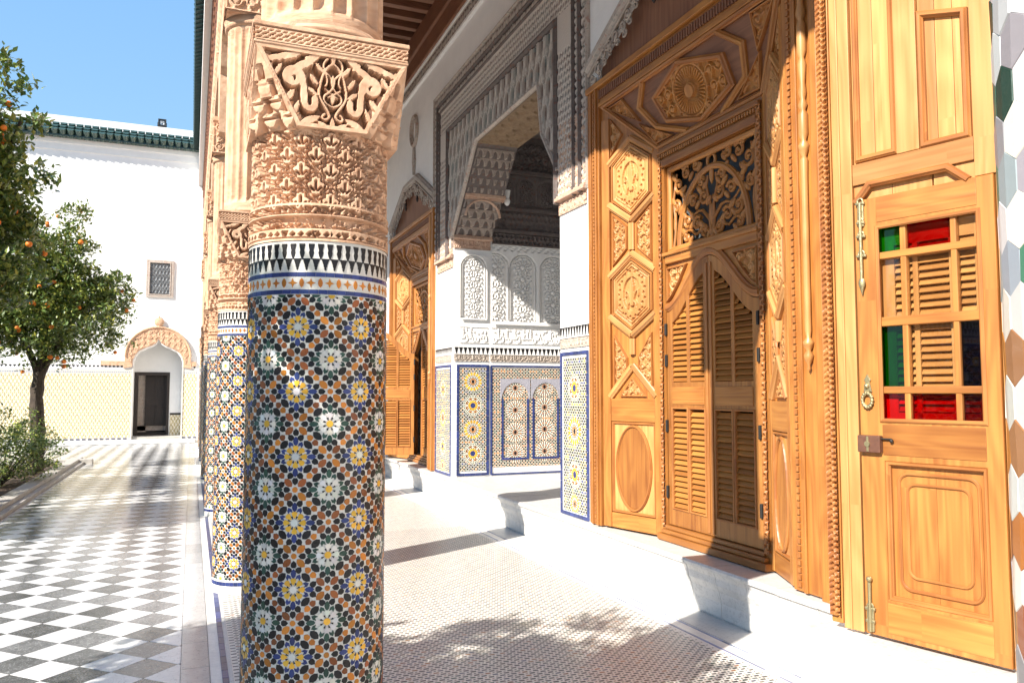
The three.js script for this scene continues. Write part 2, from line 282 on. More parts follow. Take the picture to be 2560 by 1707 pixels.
function sebka(c, x0, x1, y0, y1, cw, ch) {   // ogival lattice of leaves, cut lines dark
  c.fillRect(x0, y0, x1 - x0, y1 - y0); c.strokeStyle = '#000';
  const n = Math.round((x1 - x0) / cw), w = (x1 - x0) / n;
  const og = (X, Y, k) => { c.beginPath(); const P = [[0, 0.62], [0.1, 0.4], [0.22, 0.4], [0.22, 0.24], [0.42, 0.2], [0.36, 0.0], [0.22, -0.16], [0.22, -0.3], [0.1, -0.34], [0, -0.56], [-0.1, -0.34], [-0.22, -0.3], [-0.22, -0.16], [-0.36, 0], [-0.42, 0.2], [-0.22, 0.24], [-0.22, 0.4], [-0.1, 0.4]]; P.forEach(([a, b], i) => c[i ? 'lineTo' : 'moveTo'](X + a * k * w, Y + b * k * ch)); c.closePath(); c.stroke(); };
  for (let j = -1; j * ch / 2 < y1 - y0 + ch; j++) for (let i = -1; i <= n; i++) {
    const X = x0 + (i + (j & 1 ? 0.5 : 0)) * w, Y = y0 + j * ch / 2;
    c.lineWidth = 0.0068; og(X, Y, 1.14); c.lineWidth = 0.0055; og(X, Y, 0.8);
    c.lineWidth = 0.0085; for (const [a, b, e, f] of [[0, -0.05, 0, 0.2], [0.06, -0.1, 0.17, 0.0], [-0.06, -0.1, -0.17, 0.0]]) { c.beginPath(); c.moveTo(X + a * w, Y + b * ch); c.lineTo(X + e * w, Y + f * ch); c.stroke(); }
  }
  c.strokeStyle = '#fff';
}

// ------------------------------------------------------------ zellige
const COL = { black: [0.012, 0.011, 0.012], green: [0.025, 0.062, 0.045], blue: [0.028, 0.043, 0.15], yellow: [0.66, 0.37, 0.04], white: [0.6, 0.58, 0.53], orange: [0.44, 0.155, 0.022], brown: [0.25, 0.075, 0.022], cream: [0.6, 0.57, 0.48], grey: [0.27, 0.26, 0.27] };
const jit = (c, k = 0.18) => { const f = 1 + rr(-k, k); return [c[0] * f * rr(0.92, 1.08), c[1] * f, c[2] * f * rr(0.9, 1.1)]; };
const FORM = {
  almond: [[-1, 0], [-0.6, -0.72], [0, -1], [0.6, -0.72], [1, 0], [0.6, 0.72], [0, 1], [-0.6, 0.72]],
  hex: [[-1, 0], [-0.55, -1], [0.55, -1], [1, 0], [0.55, 1], [-0.55, 1]],
  tear: [[1, 0], [0.35, 0.85], [-0.45, 1], [-1, 0.55], [-1, -0.55], [-0.45, -1], [0.35, -0.85]],
  chev: [[-0.35, 0], [-1, -0.9], [0.15, -1], [1, 0], [0.15, 1], [-1, 0.9]],
  petal: [[-1, 0], [-0.1, -0.75], [0.55, -1], [1, -0.35], [1, 0.35], [0.55, 1], [-0.1, 0.75]],
  dart: [[1, -0.8], [1, 0.8], [-1, 0]],
  rect: [[-1, -1], [1, -1], [1, 1], [-1, 1]],
  oct: Array.from({ length: 8 }, (_, i) => [Math.cos((i + 0.5) * PI / 4), Math.sin((i + 0.5) * PI / 4)]),
  star4: [[0.28, 0.28], [0, 1], [-0.28, 0.28], [-1, 0], [-0.28, -0.28], [0, -1], [0.28, -0.28], [1, 0]],
  spade: [[0, -1], [0.55, -0.55], [0.8, -0.1], [0.45, 0.4], [0.95, 0.75], [0.95, 1], [-0.95, 1], [-0.95, 0.75], [-0.45, 0.4], [-0.8, -0.1], [-0.55, -0.55]],
  cup: [[0, -1], [0.3, -0.75], [0.25, -0.3], [0.5, -0.25], [0.4, 0.15], [1, 0.85], [1, 1], [-1, 1], [-1, 0.85], [-0.4, 0.15], [-0.5, -0.25], [-0.25, -0.3], [-0.3, -0.75]],
};
function pc(form, x, y, ang, len, wid, color) { const C = Math.cos(ang), S = Math.sin(ang); return { p: FORM[form].map(([a, b]) => [x + (a * len * C - b * wid * S), y + (a * len * S + b * wid * C)]), c: color, x, y, area: len * wid }; }
function rosetteField(nCol, nRow, x0, yTop, a, b) {   // chequer of rosettes and crosses; a, b = pitch across and down
  const out = [], K = (f, X, Y, px, py, ang, len, wid, col) => out.push(pc(f, X + px * a, Y + py * b, ang, len * a, wid * a, col));
  for (let j = 0; j <= nRow; j++) for (let i = 0; i < nCol; i++) {
    const X = x0 + i * a, Y = yTop - j * b;
    if ((i + j) % 2 === 0) {
      const yel = j % 2 === 1, pet = yel ? 'yellow' : 'white', out2 = yel ? 'blue' : 'green';
      K('oct', X, Y, 0, 0, 0, 0.105, 0.105, jit(COL[yel ? 'white' : 'yellow']));
      for (let k = 0; k < 8; k++) {
        const t = k * PI / 4, s = t + PI / 8, P = (r, q) => [r * Math.cos(q), r * Math.sin(q)];
        K('dart', X, Y, ...P(0.155, s), s, 0.05, 0.036, jit(COL.black));
        K('petal', X, Y, ...P(0.235, t), t, 0.105, 0.088, jit(COL[pet]));
        K('chev', X, Y, ...P(0.405, s), s, 0.088, 0.07, jit(COL[out2], 0.3));
        if (k % 2 === 0) K('almond', X, Y, ...P(0.475, t), t, 0.14, 0.08, jit(COL[out2], 0.3));
        else K('almond', X, Y, ...P(0.515, t), t + PI / 2, 0.165, 0.108, jit(COL.black, 0.3));
      }
    } else {
      K('oct', X, Y, 0, 0, 0, 0.085, 0.085, jit(COL.orange, 0.3));
      for (let k = 0; k < 4; k++) {
        const t = k * PI / 2, s = t + PI / 4;
        K('tear', X, Y, 0.245 * Math.cos(t), 0.245 * Math.sin(t), t + PI, 0.105, 0.088, jit(COL.black));
        K('almond', X, Y, 0.295 * Math.cos(s), 0.295 * Math.sin(s), s, 0.158, 0.102, jit(rnd() < 0.5 ? COL.orange : COL.brown, 0.35));
        for (const e of [-1, 1]) { const q = t + e * 0.37; K('tear', X, Y, 0.44 * Math.cos(q), 0.44 * Math.sin(q), q + PI * 0.5 * e + e * 0.5, 0.1, 0.09, jit(COL.black)); }
        K('tear', X, Y, 0.585 * Math.cos(s), 0.585 * Math.sin(s), s + PI, 0.095, 0.09, jit(rnd() < 0.6 ? COL.orange : COL.brown, 0.35));
      }
    }
  }
  return out;
}
// one raised glazed piece; put(u, v, h) maps the pattern plane to space
function pieceGeo(p, put, lift, sides = true) {
  const pos = [], n = p.p.length, ta = (rnd() - 0.5) * 0.05, tb = (rnd() - 0.5) * 0.05, top = p.p.map(([u, v]) => put(u, v, lift + ta * (u - p.x) + tb * (v - p.y)));
  for (let i = 1; i < n - 1; i++) pos.push(...top[0], ...top[i], ...top[i + 1]);
  if (sides) { const low = p.p.map(([u, v]) => put(p.x + (u - p.x) * 1.06, p.y + (v - p.y) * 1.06, -0.0006)); for (let i = 0; i < n; i++) { const j = (i + 1) % n; pos.push(...low[i], ...low[j], ...top[j], ...low[i], ...top[j], ...top[i]); } }
  const g = new THREE.BufferGeometry(); g.setAttribute('position', new THREE.Float32BufferAttribute(pos, 3)); g.computeVertexNormals();
  const uv = new Float32Array(pos.length / 3 * 2); for (let i = 0; i < pos.length / 3; i++) { uv[i * 2] = pos[i * 3] + pos[i * 3 + 2]; uv[i * 2 + 1] = pos[i * 3 + 1]; }
  g.setAttribute('uv', new THREE.BufferAttribute(uv, 2));
  return colored(g, p.c);
}

// ------------------------------------------------------------ columns of the arcade
const R = 0.26, CX = 0.45;
const cyl = (rad0) => (u, v, h) => [(rad0 + h) * Math.sin(u / R), v, (rad0 + h) * Math.cos(u / R)];   // u = arc length from +z
function fluted(r, y0, y1, nf, na, nv, depth) {
  const f = (u, v) => { const k = Math.abs(((u * nf) % 1) - 0.5) * 2, w = Math.sqrt(Math.max(0, 1 - Math.pow(k / 0.82, 2))); const e = Math.min(v, 1 - v) * (y1 - y0) / 0.06; const end = e < 1.6 ? Math.sqrt(Math.max(0, 1 - Math.pow(Math.min(1, Math.max(0, (1.6 - e) / 0.9)) , 2))) * (e > 0.7 ? 1 : 0) : 1; return Math.min(w, end); };
  return grid(na, nv, (u, v) => { const vv = v < 0.5 ? Math.pow(v * 2, 2.2) / 2 : 1 - Math.pow((1 - v) * 2, 2.2) / 2, q = r - depth * f(u, vv), t = u * 2 * PI; return [q * Math.sin(t), y0 + vv * (y1 - y0), q * Math.cos(t)]; }, null, (u, v) => [u * 2 * PI * r, v * (y1 - y0)]);
}
function acanthus(c, x, y, a, len, wid, side = 1) {   // a leaf with lobes along one edge
  leaf(c, x, y, a, len, wid); const X = Math.cos(a), Y = Math.sin(a);
  for (let i = 0; i < 4; i++) { const k = -0.3 + i * 0.19, r = wid * (0.3 - 0.035 * i); c.beginPath(); c.arc(x + X * len * k - Y * wid * 0.34 * side, y + Y * len * k + X * wid * 0.34 * side, r, 0, 7); c.fill(); }
}
function capitalFront(c, w, h) {   // w = full width at the top; trapezoid narrowing downwards
  const m = w / 2; c.lineCap = 'round';
  for (const s of [-1, 1]) {
    const X = (x) => m + s * x * w, Y = (y) => y * h, A = (a) => (s > 0 ? a : PI - a);
    const P = (pts, lw) => { c.lineWidth = lw * w; c.beginPath(); c.moveTo(X(pts[0][0]), Y(pts[0][1])); for (let i = 1; i + 2 < pts.length; i += 3) c.bezierCurveTo(X(pts[i][0]), Y(pts[i][1]), X(pts[i + 1][0]), Y(pts[i + 1][1]), X(pts[i + 2][0]), Y(pts[i + 2][1])); c.stroke(); };
    // volute running down into a hooked stem
    c.lineWidth = 0.036 * w; c.beginPath(); for (let i = 0; i <= 60; i++) { const k = i / 60, a = -0.2 * PI + k * 3.5 * PI, q = 0.07 * (1 - k * 0.78); c[i ? 'lineTo' : 'moveTo'](X(0.26 - Math.cos(a) * q), Y(0.62) + Math.sin(a) * q * w); } c.stroke();
    P([[0.2, 0.58], [0.18, 0.5], [0.19, 0.42], [0.185, 0.34], [0.18, 0.2], [0.1, 0.22], [0.115, 0.38]], 0.046);
    // serrated rim along the slanting edge
    P([[0.475, 0.95], [0.42, 0.78], [0.37, 0.58], [0.32, 0.42], [0.29, 0.3], [0.26, 0.15], [0.23, 0.04]], 0.02);
    for (let i = 0; i < 9; i++) { const k = i / 9; c.beginPath(); c.arc(X(0.455 - 0.225 * k), Y(0.93 - 0.88 * k), 0.016 * w, 0, 7); c.fill(); }
    for (const [x, y, a, l, q, e] of [[0.385, 0.83, 2.75, 0.16, 0.04, 1], [0.3, 0.88, 2.85, 0.2, 0.05, 1], [0.2, 0.79, 2.6, 0.22, 0.055, 1], [0.13, 0.9, 2.5, 0.13, 0.05, -1], [0.36, 0.68, 2.1, 0.13, 0.03, -1], [0.125, 0.62, 1.0, 0.1, 0.03, 1], [0.13, 0.47, 0.6, 0.09, 0.03, -1], [0.28, 0.38, 2.2, 0.12, 0.04, -1], [0.24, 0.22, 1.9, 0.14, 0.035, 1], [0.15, 0.1, 2.7, 0.16, 0.05, 1], [0.06, 0.06, 0.4, 0.09, 0.03, -1], [0.09, 0.78, 0.9, 0.09, 0.03, 1]]) acanthus(c, X(x), Y(y), A(a), l * w, q * w, e * s);
    // interlaced middle
    P([[0.0, 0.86], [0.07, 0.78], [0.075, 0.62], [0.09, 0.5], [0.1, 0.36], [0.015, 0.26], [0.02, 0.17], [0.05, 0.08], [0.09, 0.16], [0.05, 0.2]], 0.017);
    P([[0.05, 0.74], [-0.03, 0.62], [-0.01, 0.52], [0.05, 0.45], [0.075, 0.38], [0.04, 0.32], [0, 0.3]], 0.014); P([[0.035, 0.92], [0.11, 0.8], [0.0, 0.66], [0.05, 0.56]], 0.014); P([[-0.03, 0.42], [0.01, 0.46], [0.03, 0.5], [0.05, 0.52]], 0.012);
  }
  for (const [y, l] of [[0.93, 0.13], [0.62, 0.13], [0.41, 0.1], [0.08, 0.12]]) leaf(c, m, y * h, PI / 2, l * w * 0.8, 0.03 * w);
  c.fillStyle = '#000'; for (let i = 0; i < 26; i++) { }
  c.fillStyle = '#fff';
}
function buildColumn(t, near) {
  const cell = near ? 0.0026 : 0.006, C = 2 * PI * R, put = cyl(R);
  part('shaft', [planUV(new THREE.CylinderGeometry(R, R, 2.14, near ? 96 : 48, 1).translate(0, 1.07, 0))], M.cream, t);
  const A = C / 14, B = 1.945 / 17, phase = rad(-24) * R;
  let list = rosetteField(14, 17, phase - A, 1.945, A, B).filter((p) => p.y < 1.946 && p.y > 0.1);
  for (const p of list) p.p = p.p.map(([u, v]) => [u, Math.min(1.946, v)]);
  const n = 50;
  for (let i = 0; i < n; i++) {
    const u = i * C / n;
    list.push(pc('spade', u, 2.1, 0, C / n * 0.33, 0.028, jit(COL.black)), pc('cup', u + C / n / 2, 2.054, 0, C / n * 0.4, 0.021, jit(COL.black)));
    list.push(pc('rect', u, 2.018, 0, C / n * 0.47, 0.0075, jit(COL.blue, 0.3)), pc('rect', u + 0.01, 1.956, 0, C / n * 0.47, 0.0075, jit(COL.blue, 0.3)), pc('rect', u + 0.006, 0.075, 0, C / n * 0.47, 0.014, jit(COL.blue, 0.3)));
    list.push(i % 2 ? pc('almond', u, 1.988, PI / 2, 0.0165, 0.0085, jit(COL.orange, 0.3)) : pc('star4', u, 1.988, 0, 0.0165, 0.0165, jit(COL.orange, 0.3)));
  }
  const face = (p) => Math.cos(p.x / R - rad(-8)) > 0.15;
  const order = list.filter((p) => face(p) && p.y > 0.55).sort((a, b) => b.area - a.area), own = new Set(near ? order.slice(0, 300) : order.slice(0, 290));
  for (const p of own) part('tile', pieceGeo(p, put, 0.0018), M.glaze, t);
  stuff(part('tile_field', list.filter((p) => !own.has(p)).map((p) => pieceGeo(p, put, 0.0018, near)), M.glaze, t));
  // carved drum
  const y0 = 2.14, y1 = 2.545, na = Math.round(C / cell), nv = Math.round((y1 - y0) / cell);
  const f = heights(C, y1 - y0, na, nv, (c, w) => {
    guilloche(c, 0, w, 0.012, 0.036, 0.03); kufic(c, 0, w, 0.047, 0.088, 0.05); guilloche(c, 0, w, 0.1, 0.126, 0.03); sebka(c, 0, w, 0.14, 0.405, C / 15, 0.112);
    c.fillRect(0, 0, w, 0.01); c.fillRect(0, 0.036, w, 0.009); c.fillRect(0, 0.09, w, 0.009); c.fillRect(0, 0.127, w, 0.012);
  });
  part('carved_drum', grid(na, nv, (u, v) => { const ring = v * 0.405 < 0.13 ? 0.006 : 0, q = R - 0.028 + ring + 0.026 * f(u, v), a = u * 2 * PI; return [q * Math.sin(a), y0 + v * (y1 - y0), q * Math.cos(a)]; }, null, (u, v) => [u * C, v * 0.4]), M.stone, t);
  // capital: a square block whose corners are cut back towards the octagon below
  const H = 0.27, yb = 2.545, yt = 2.83, h = yt - yb, k = 0.15;
  const core = []; { const o = (y, c2) => { const q = H - 0.06; return [[-q + c2, q], [q - c2, q], [q, q - c2], [q, -q + c2], [q - c2, -q], [-q + c2, -q], [-q, -q + c2], [-q, q - c2]].map(([x, z]) => [x, y, z]); };
    const a = o(yb, k + 0.02), b = o(yt, 0.02); for (let i = 0; i < 8; i++) { const j = (i + 1) % 8; core.push(...a[i], ...a[j], ...b[j], ...a[i], ...b[j], ...b[i]); } for (let i = 1; i < 7; i++) core.push(...a[0], ...a[i + 1], ...a[i]); }
  const cg = new THREE.BufferGeometry(); cg.setAttribute('position', new THREE.Float32BufferAttribute(core, 3)); planUV(cg);
  part('capital_core', cg, M.stone, t);
  const trap = [[-H + k, yb], [H - k, yb], [H - 0.006, yt], [-H + 0.006, yt]];
  const fr = relief(-H, H, yb, yt, H - 0.055, 0.055, near ? 0.0022 : 0.0055, capitalFront, trap);
  const edge = mould([[-H + k, yb + 0.008], [H - k, yb + 0.008], [H - 0.008, yt - 0.01], [-H + 0.008, yt - 0.01]], [[-0.007, 0], [-0.007, 0.034], [0.007, 0.034], [0.007, 0]], true, H - 0.03);
  const cut = relief(-k * 1.5, k * 1.5, 0, h * 1.06, 0, 0.04, near ? 0.004 : 0.009, (c, w, hh) => { for (let j = 0; j < 5; j++) { const y = hh * (0.02 + j * 0.19), m = 5 - j; for (let i = 0; i < m; i++) { const x = w / 2 + (i - (m - 1) / 2) * w * 0.17; c.globalAlpha = 0.55 + 0.09 * j; c.fillRect(x - w * 0.075, y, w * 0.12, hh * 0.13); c.beginPath(); c.arc(x - w * 0.015, y + hh * 0.13, w * 0.06, 0, 7); c.fill(); c.globalAlpha = 1; c.fillRect(x - w * 0.08, y + hh * 0.16, w * 0.1, hh * 0.025); } } c.globalAlpha = 1; leaf(c, w * 0.35, hh * 0.12, 1.2, 0.09, 0.02); leaf(c, w * 0.62, hh * 0.12, 1.9, 0.09, 0.02); }, [[-k * 0.78, 0], [k * 0.78, 0], [0.01, h * 1.06], [-0.01, h * 1.06]]);
  for (let i = 0; i < 4; i++) {
    part('carved_face', fr, M.stone, t).rotation.y = i * PI / 2; part('face_border', edge, M.stone, t).rotation.y = i * PI / 2;
    const o = part('carved_corner', cut, M.stone, t), s = (H * 2 - k) / Math.SQRT2 - 0.035; o.rotation.order = 'YXZ'; o.rotation.y = PI / 4 + i * PI / 2; o.rotation.x = Math.atan2(k / Math.SQRT2 * 0.92, h); o.position.set(Math.sin(o.rotation.y) * s, yb, Math.cos(o.rotation.y) * s);
  }
  part('neck_ring', [planUV(new THREE.CylinderGeometry(H - 0.005, R - 0.004, 0.022, 8, 1).rotateY(PI / 8).translate(0, yb - 0.006, 0))], M.stone, t);
  const band = relief(-H - 0.004, H + 0.004, yt + 0.006, yt + 0.052, H - 0.004, 0.014, near ? 0.0026 : 0.006, (c, w, hh) => { c.lineWidth = 0.0062; for (let x = -0.1; x < w; x += 0.024) { c.beginPath(); c.moveTo(x, 0.004); c.lineTo(x + 0.055, hh - 0.004); c.stroke(); c.beginPath(); c.moveTo(x + 0.012, hh * 0.36); c.lineTo(x + 0.03, hh * 0.3); c.moveTo(x + 0.024, hh * 0.68); c.lineTo(x + 0.042, hh * 0.62); c.stroke(); } c.fillRect(0, 0, w, 0.006); c.fillRect(0, hh - 0.006, w, 0.006); });
  const ab = [bx(-H + 0.004, H - 0.004, yt, yt + 0.058, -H + 0.004, H - 0.004), bx(-H - 0.012, H + 0.012, yt + 0.058, yt + 0.075, -H - 0.012, H + 0.012, false, 0.004), bx(-H - 0.008, H + 0.008, yt - 0.004, yt + 0.007, -H - 0.008, H + 0.008, false, 0.003)];
  part('abacus', ab, M.stone, t); for (let i = 0; i < 4; i++) part('abacus_band', band, M.stone, t).rotation.y = i * PI / 2;
  // upper fluted shaft
  part('shaft_base', [planUV(lathe([[0.2, yt + 0.075], [0.262, yt + 0.078], [0.268, yt + 0.095], [0.255, yt + 0.112], [0.24, yt + 0.13], [0.2, yt + 0.135]], 48))], M.stone, t);
  part('fluted_shaft', [fluted(0.235, yt + 0.13, 4.42, 20, near ? 320 : 160, near ? 60 : 40, 0.03)], M.stone, t);
  part('shaft_collar', [planUV(lathe([[0.2, 4.4], [0.25, 4.41], [0.262, 4.43], [0.25, 4.45], [0.27, 4.48], [0.2, 4.5]], 40))], M.stone, t);
  const imp = relief(-0.27, 0.27, 4.49, 4.93, 0.255, 0.02, 0.008, (c, w, hh) => { arabesque(c, 0.02, w - 0.02, 0.02, hh - 0.06, 0.055, 0.016); c.fillRect(0, hh - 0.05, w, 0.05); c.fillRect(0, 0, w, 0.012); });
  part('impost_core', [bx(-0.257, 0.257, 4.48, 4.95, -0.257, 0.257)], M.stone, t); for (let i = 0; i < 4; i++) part('carved_impost', imp, M.stone, t).rotation.y = i * PI / 2;
  part('plinth', [planUV(new THREE.CylinderGeometry(R + 0.006, R + 0.006, 0.05, 64, 1).translate(0, 0.025, 0))], M.cream, t);
}
const colD = [3.08, 6.9, 11.05, 15.05, 19.05, 23.05];
const GC = 'columns of the arcade';
const col1 = thing('tiled_column', 'nearest tiled column, whole and large in front, with a carved capital', 'column', [CX, 0, -colD[0]], 0, GC);
buildColumn(col1, true);
const col2 = thing('tiled_column', 'second tiled column, half hidden behind the left edge of the nearest one', 'column', [CX, 0, -colD[1]], 0, GC);
buildColumn(col2, false); col2.scale.y = 1.055;
['third tiled column, a thin sunlit strip left of the second column', 'fourth column back, a shaded sliver left of the third', 'fifth column back along the arcade, mostly hidden behind the fourth', 'farthest column of the arcade, nearest the white end wall'].forEach((l, i) => {
  const c = col2.clone(); c.name = numbered('tiled_column'); c.position.z = -colD[i + 2]; scene.add(c); tag(c, l, 'column', GC);
});

// ------------------------------------------------------------ arcade wall, eave, ceiling
{
  const t = thing('arcade_wall', 'tall carved wall of arches above the columns', 'wall', [0.25, 0, 0]);
  const Y0 = 4.94, ds = [-4.9, -0.9, ...colD, 27], pts = [];   // shape in (d, y)
  for (let i = 0; i < ds.length - 1; i++) {
    const a = ds[i] + 0.27, b = ds[i + 1] - 0.27, cx = (a + b) / 2, hw = (b - a) / 2; pts.push([ds[i] - (i ? 0.27 : 0), Y0], [a, Y0]);
    for (let k = 0; k <= 26; k++) { const q = k / 26, th = PI * (1 - q), lobe = 0.07 * Math.abs(Math.sin(q * 9 * PI)); pts.push([cx + Math.sign(Math.cos(th)) * Math.pow(Math.abs(Math.cos(th)), 0.6) * (hw - 0.08) * (1 - lobe * 0.4), Y0 + 0.05 + Math.pow(Math.sin(th), 0.62) * 1.42 - lobe]); }
    pts.push([b, Y0]);
  }
  pts.push([27, 9.35], [-4.9, 9.35]);
  const clean = pts.filter((p, i) => !i || Math.hypot(p[0] - pts[i - 1][0], p[1] - pts[i - 1][1]) > 1e-4);
  const g = prism(clean, 0, 0.4); g.rotateY(PI / 2);   // x -> -z, z -> x
  part('wall', g, M.stone, t);
  const bandG = relief(-27, -8, 4.95 + 1.62, 7.2, 0, 0.03, 0.03, (c, w, h) => { for (let x = 0; x < w; x += 2) arabesque(c, x, x + 2, 0.03, h - 0.03, 0.1, 0.03); });
  part('carved_frieze', bandG, M.stone, t).rotation.y = -PI / 2; t.children[t.children.length - 1].position.x = -0.002;
  const frieze = []; for (let d = 8; d < 27; d += 0.3) frieze.push(bx(-0.06, 0, 7.9, 8.15, -d - 0.09, -d + 0.05), bx(-0.04, 0, 7.55, 7.9, -d - 0.07, -d + 0.03));
  part('bracket_row', frieze, M.woodBrown, t); part('bracket_board', [bx(-0.08, 0, 8.15, 8.3, -27, -6), bx(-0.03, 0, 7.3, 7.5, -27, -6)], M.woodBrown, t);
  part('cornice', [bx(-0.2, 0.4, 8.3, 9.36, -27, 5)], M.plaster, t);
  // glazed tile eave
  const half = (() => { const g = new THREE.CylinderGeometry(0.1, 0.085, 0.34, 8, 1, false, 0, PI); g.rotateZ(PI / 2); return g; })();
  const tl = []; for (let d = 5; d < 27; d += 0.22) for (let k = 0; k < 3; k++) { const q = half.clone(); q.rotateX(0); q.rotateZ(0.35); q.translate(-0.2 + k * 0.22, 9.42 + k * 0.1, -d); tl.push(planUV(q)); }
  stuff(part('eave_tiles', tl, M.eaveTile, t));
  part('tile_bed', [bx(-0.2, 0.4, 9.36, 9.4, -27, 5)], M.plaster, t);
}
{
  const t = thing('gallery_ceiling', 'brown beamed wooden ceiling over the gallery', 'ceiling', [0.66, 0, 0]);
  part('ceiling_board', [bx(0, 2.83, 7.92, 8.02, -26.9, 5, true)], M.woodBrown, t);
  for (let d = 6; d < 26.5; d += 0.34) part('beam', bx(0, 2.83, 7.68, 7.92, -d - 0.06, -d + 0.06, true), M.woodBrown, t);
}

// ------------------------------------------------------------ facade wall with its openings (local frame: x towards the camera along the wall, z out into the gallery)
const FX = 3.5, LEDGE = 0.38;
const PC = 4.975, PC2 = 13.1, IC = 9.0;   // distances of the two portals and of the alcove
{
  const t = thing('gallery_wall', 'long white plaster wall of the gallery under a carved band', 'wall', [FX, 0, 0], -PI / 2);   // local x = world z = -d
  const X = (d) => -d, outer = [[-27, 0], [6, 0], [6, 7.92], [-27, 7.92]];
  const portal = (pc) => [[X(pc + 1.4), 0.01], [X(pc - 1.16), 0.01], [X(pc - 1.16), 4.66], [X(pc - 0.35), 5.2], [X(pc + 0.4), 5.2], [X(pc + 1.4), 4.66]];
  const alc = [[X(10.83), 0.01], [X(7.22), 0.01], [X(7.22), 3.9], [X(7.6), 4.4], [X(7.7), 5.0], [X(9.75), 5.0], [X(9.82), 4.95], [X(10.3), 4.42], [X(10.36), 4.36], [X(10.83), 3.86]];
  part('plaster', prism(outer, -0.6, 0, false, 0, [portal(PC), portal(PC2), alc]), M.plaster, t);
  const st = (x0, x1, y0, y1, z, r, lw, mat, nm, dp = 0.02) => part(nm, relief(x0, x1, y0, y1, z, dp, 0.012, (c, w, h) => { const step = Math.max(0.4, h * 4); for (let x = 0; x < w - 0.01; x += step) arabesque(c, x, Math.min(w, x + step), 0.02, h - 0.02, r, lw); c.fillRect(0, 0, w, 0.018); c.fillRect(0, h - 0.018, w, 0.018); }, null, PAINT), mat, t);
  st(-20, 0, 6.86, 7.06, 0.01, 0.05, 0.014, M.painted, 'carved_band');
  part('band_ledge', [bx(-20, 0, 6.82, 6.86, 0, 0.05), bx(-20, 0, 7.06, 7.09, 0, 0.05)], M.plaster, t);
  part('frieze_board', [bx(-26.9, 5, 7.09, 7.36, 0, 0.09, true), bx(-26.9, 5, 7.36, 7.68, 0, 0.14, true)], M.woodBrown, t);
  // medallion on a stem over the farther door
  const mx = X(12.98); part('medallion', [mould(Array.from({ length: 28 }, (_, i) => [mx + 0.2 * Math.cos(i / 28 * 2 * PI), 6.13 + 0.26 * Math.sin(i / 28 * 2 * PI)]), PROF(0.06, 0.05), true), mould(Array.from({ length: 28 }, (_, i) => [mx + 0.13 * Math.cos(i / 28 * 2 * PI), 6.13 + 0.19 * Math.sin(i / 28 * 2 * PI)]), PROF(0.03, 0.03), true), prism([[mx - 0.03, 5.36], [mx + 0.03, 5.36], [mx + 0.07, 5.6], [mx + 0.02, 5.88], [mx - 0.02, 5.88], [mx - 0.07, 5.6]], 0, 0.04, false, 0.008)], M.stuccoPaint, t);
}

// ------------------------------------------------------------ raised marble ledge with moulded nosing, gallery floor, courtyard floor
{
  const prof = [[0, 0], [0.012, 0.02], [0.012, 0.12], [0.03, 0.2], [0.055, 0.25], [0.06, 0.3], [0.075, 0.335], [0.095, 0.345], [0.1, 0.365], [0.09, LEDGE], [-0.5, LEDGE], [-0.5, 0]];
  const edges = []; for (let d = -1; d < 24; d += 0.33) edges.push([d, Math.min(24, d + 0.326)]);
  const led = new THREE.Group(); led.name = 'marble_ledge'; led.userData.kind = 'structure'; scene.add(led);
  for (const [a, b] of edges) {
    const s = new THREE.Shape(prof.map(([o, y]) => new THREE.Vector2(-o, y)));
    const g = new THREE.ExtrudeGeometry(s, { depth: b - a, bevelEnabled: false }); g.translate(3.49 + rr(-0.0015, 0.0015), rr(-0.0015, 0.001), -b); planUV(g);
    part('ledge_block', g, M.marblePlain, led);
  }
  part('ledge_block', bx(2.98, 3.395, 0, LEDGE + 0.004, -3.3, -0.5, false, 0.015), M.marblePlain, led);
  struct('alcove_floor', [bx(3.9, 7, 0, LEDGE - 0.006, -10.8, -7.2)], M.marblePlain);
}
const groundY = -0.012;
struct('ground', [bx(-40, 40, -0.3, -0.02, -60, 30)], M.kerb);
